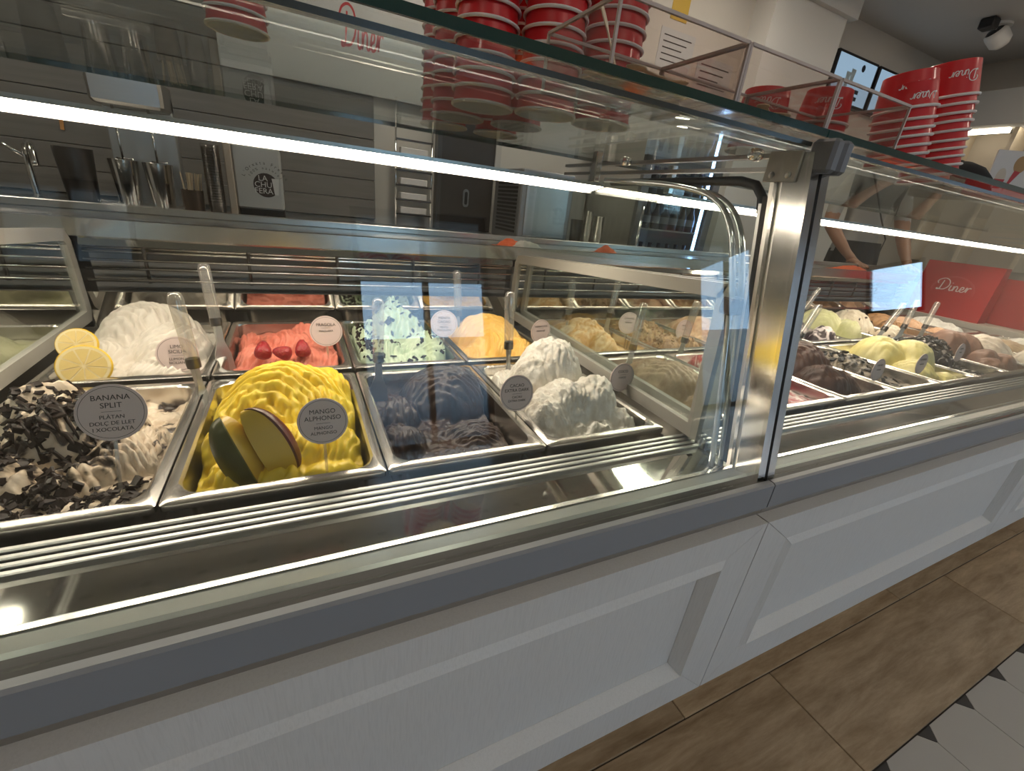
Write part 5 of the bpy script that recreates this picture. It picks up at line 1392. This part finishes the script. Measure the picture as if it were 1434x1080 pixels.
# ------------------------------------------------------------------ staff member behind the worktop
def person(x, y, rz):
    """standing, looking down, both hands near the worktop; grey t-shirt, dark apron with shoulder strap"""
    J = [((0, 0, 0.93), .145, .10), ((0, 0, 1.08), .135, .095), ((0, 0, 1.25), .155, .105), ((0, 0.0, 1.38), .15, .09), ((0, -.01, 1.455), .047, .048), ((0, -.03, 1.52), .045, .05), ((0, -.045, 1.60), .078, .095), ((0, -.04, 1.68), .072, .088), ((0, -.03, 1.735), .04, .05),
         ((.17, 0, 1.39), .062, .06), ((.24, -.01, 1.24), .052, .052), ((.27, -.04, 1.10), .044, .044), ((.24, -.15, 0.98), .038, .036), ((.20, -.25, 0.895), .028, .024), ((.19, -.30, 0.868), .035, .018),
         ((-.17, 0, 1.39), .062, .06), ((-.24, -.01, 1.24), .052, .052), ((-.27, -.04, 1.10), .044, .044), ((-.25, -.16, 0.99), .038, .036), ((-.22, -.26, 0.895), .028, .024), ((-.21, -.31, 0.868), .035, .018),
         ((.09, 0, 0.86), .09, .095), ((.10, -.01, 0.50), .06, .065), ((.10, .01, 0.28), .052, .056), ((.10, .02, 0.09), .036, .04), ((.105, -.10, 0.035), .04, .03),
         ((-.09, 0, 0.86), .09, .095), ((-.10, -.01, 0.50), .06, .065), ((-.10, .01, 0.28), .052, .056), ((-.10, .02, 0.09), .036, .04), ((-.105, -.10, 0.035), .04, .03)]
    E_ = [(0, 1), (1, 2), (2, 3), (3, 4), (4, 5), (5, 6), (6, 7), (7, 8), (3, 9), (9, 10), (10, 11), (11, 12), (12, 13), (13, 14), (3, 15), (15, 16), (16, 17), (17, 18), (18, 19), (19, 20), (0, 21), (21, 22), (22, 23), (23, 24), (24, 25), (0, 26), (26, 27), (27, 28), (28, 29), (29, 30)]
    # five fingers per hand, each a short chain off the palm
    for pi, sx in ((14, 1), (20, -1)):
        px, py, pz = J[pi][0]
        for k, (dx, L_) in enumerate(((-.026, .05), (-.009, .058), (.009, .055), (.025, .044))):
            a = len(J)
            J.append(((px + dx, py - .045, pz - .004), .009, .009)); J.append(((px + dx * 1.1, py - .045 - L_ * .5, pz - .010), .0085, .0085)); J.append(((px + dx * 1.1, py - .045 - L_, pz - .022), .007, .007))
            E_ += [(pi, a), (a, a + 1), (a + 1, a + 2)]
        a = len(J)
        J.append(((px - sx * .042, py - .005, pz - .004), .011, .010)); J.append(((px - sx * .055, py - .04, pz - .012), .008, .008))
        E_ += [(pi - 1, a), (a, a + 1)]
    me = bpy.data.meshes.new('person'); me.from_pydata([j[0] for j in J], E_, [])
    o = bpy.data.objects.new('person', me); C.objects.link(o)
    md = o.modifiers.new('skin', 'SKIN'); md.use_smooth_shade = True; md.branch_smoothing = 0.4
    if not me.skin_vertices: me.attributes
    sv = me.skin_vertices[0].data if me.skin_vertices else None
    if sv:
        for i, j in enumerate(J): sv[i].radius = (j[1], j[2]); sv[i].use_root = (i == 0)
    sb = o.modifiers.new('sub', 'SUBSURF'); sb.levels = 3; sb.render_levels = 3
    dg = bpy.context.evaluated_depsgraph_get(); dg.update()
    m2 = bpy.data.meshes.new_from_object(o.evaluated_get(dg))
    bpy.data.objects.remove(o)
    m2.materials.clear()
    for m_ in (skin_mat, flat('grey_tshirt', (0.40, 0.375, 0.345), 0.9, noise=0.08, nscale=8, bump=0.4, bscale=12), flat('dark_trousers', (0.03, 0.03, 0.035), 0.8), flat('dark_shoe', (0.02, 0.02, 0.02), 0.5)): m2.materials.append(m_)
    for p in m2.polygons:
        c = p.center; k = 0
        if c.z < 0.07: k = 3
        elif c.z < 0.93 and abs(c.x) < 0.19 and c.y > -.14: k = 2
        elif c.z < 1.45 and (abs(c.x) < 0.19 or c.z > 1.16) and not (c.y < -.16): k = 1
        p.material_index = k; p.use_smooth = True
    b = bpy.data.objects.new('person', m2); C.objects.link(b)
    b.location = (x, y, 0); b.rotation_euler = (0, 0, rz)
    # hair, face parts, apron with strap
    h = MB(); h.lathe([(0.0005, 0.092), (0.05, 0.082), (0.082, 0.05), (0.092, 0.01), (0.088, -0.03), (0.07, -0.05)], 24)
    ho = h.build('hair', flat('dark_hair', (0.02, 0.014, 0.01), 0.6), b, smooth=True); ho.location = (0, -.022, 1.665); ho.rotation_euler = (math.radians(-22), 0, 0); ho.scale = (.92, 1.1, 1)
    n_ = MB(); n_.loft([[(-.009, -.125, 1.62), (.009, -.125, 1.62), (.004, -.125, 1.66), (-.004, -.125, 1.66)], [(-.008, -.15, 1.622), (.008, -.15, 1.622), (.003, -.135, 1.66), (-.003, -.135, 1.66)]]); n_.build('nose', skin_mat, b, smooth=True)
    for s in (-1, 1):
        e = MB(); e.lathe([(0.0005, .008), (0.007, .005), (0.009, 0), (0.0005, -.003)], 12); eo = e.build('eye', flat('eye_dark', (0.02, 0.015, 0.012), 0.2), b, smooth=True); eo.location = (s * .03, -.128, 1.655); eo.rotation_euler = (math.pi / 2, 0, 0)
        er = MB(); er.lathe([(0.0005, .012), (0.014, .008), (0.02, 0), (0.014, -.006)], 14); ero = er.build('ear', skin_mat, b, smooth=True); ero.location = (s * .078, -.04, 1.635); ero.rotation_euler = (0, s * 1.4, 0)
    mo = MB(); mo.box(-.022, .022, -.139, -.128, 1.585, 1.592, bev=.002); mo.build('mouth', flat('lips', (0.28, 0.09, 0.07), 0.5), b)
    ap = MB()
    def arc(rx, ry, z): return [(rx * math.sin(q), .0 - ry * math.cos(q), z) for q in [(-1.25 + 2.5 * i / 12) for i in range(13)]] + [((rx - .006) * math.sin(q), .0 - (ry - .006) * math.cos(q), z) for q in [(1.25 - 2.5 * i / 12) for i in range(13)]]
    ap.loft([arc(.20, .150, .52), arc(.20, .150, .78), arc(.178, .138, .93), arc(.165, .128, 1.0)]); ap.build('apron', flat('dark_apron', (0.035, 0.03, 0.028), 0.85), b)
    st = MB(); st.tube([(0.155, -.06, 0.95), (0.10, -.125, 1.03), (0.0, -.132, 1.16), (-0.08, -.118, 1.30), (-0.10, -.05, 1.42), (-0.10, 0.05, 1.40)], 0.011, 8, flat_z=0.3); st.build('shoulder_strap', flat('dark_apron', (0.035, 0.03, 0.028)), b, smooth=True)
    tag(b, 'person in grey t-shirt with dark strap and apron standing behind the worktop', 'person')
person(3.56, 1.87, math.radians(-22))
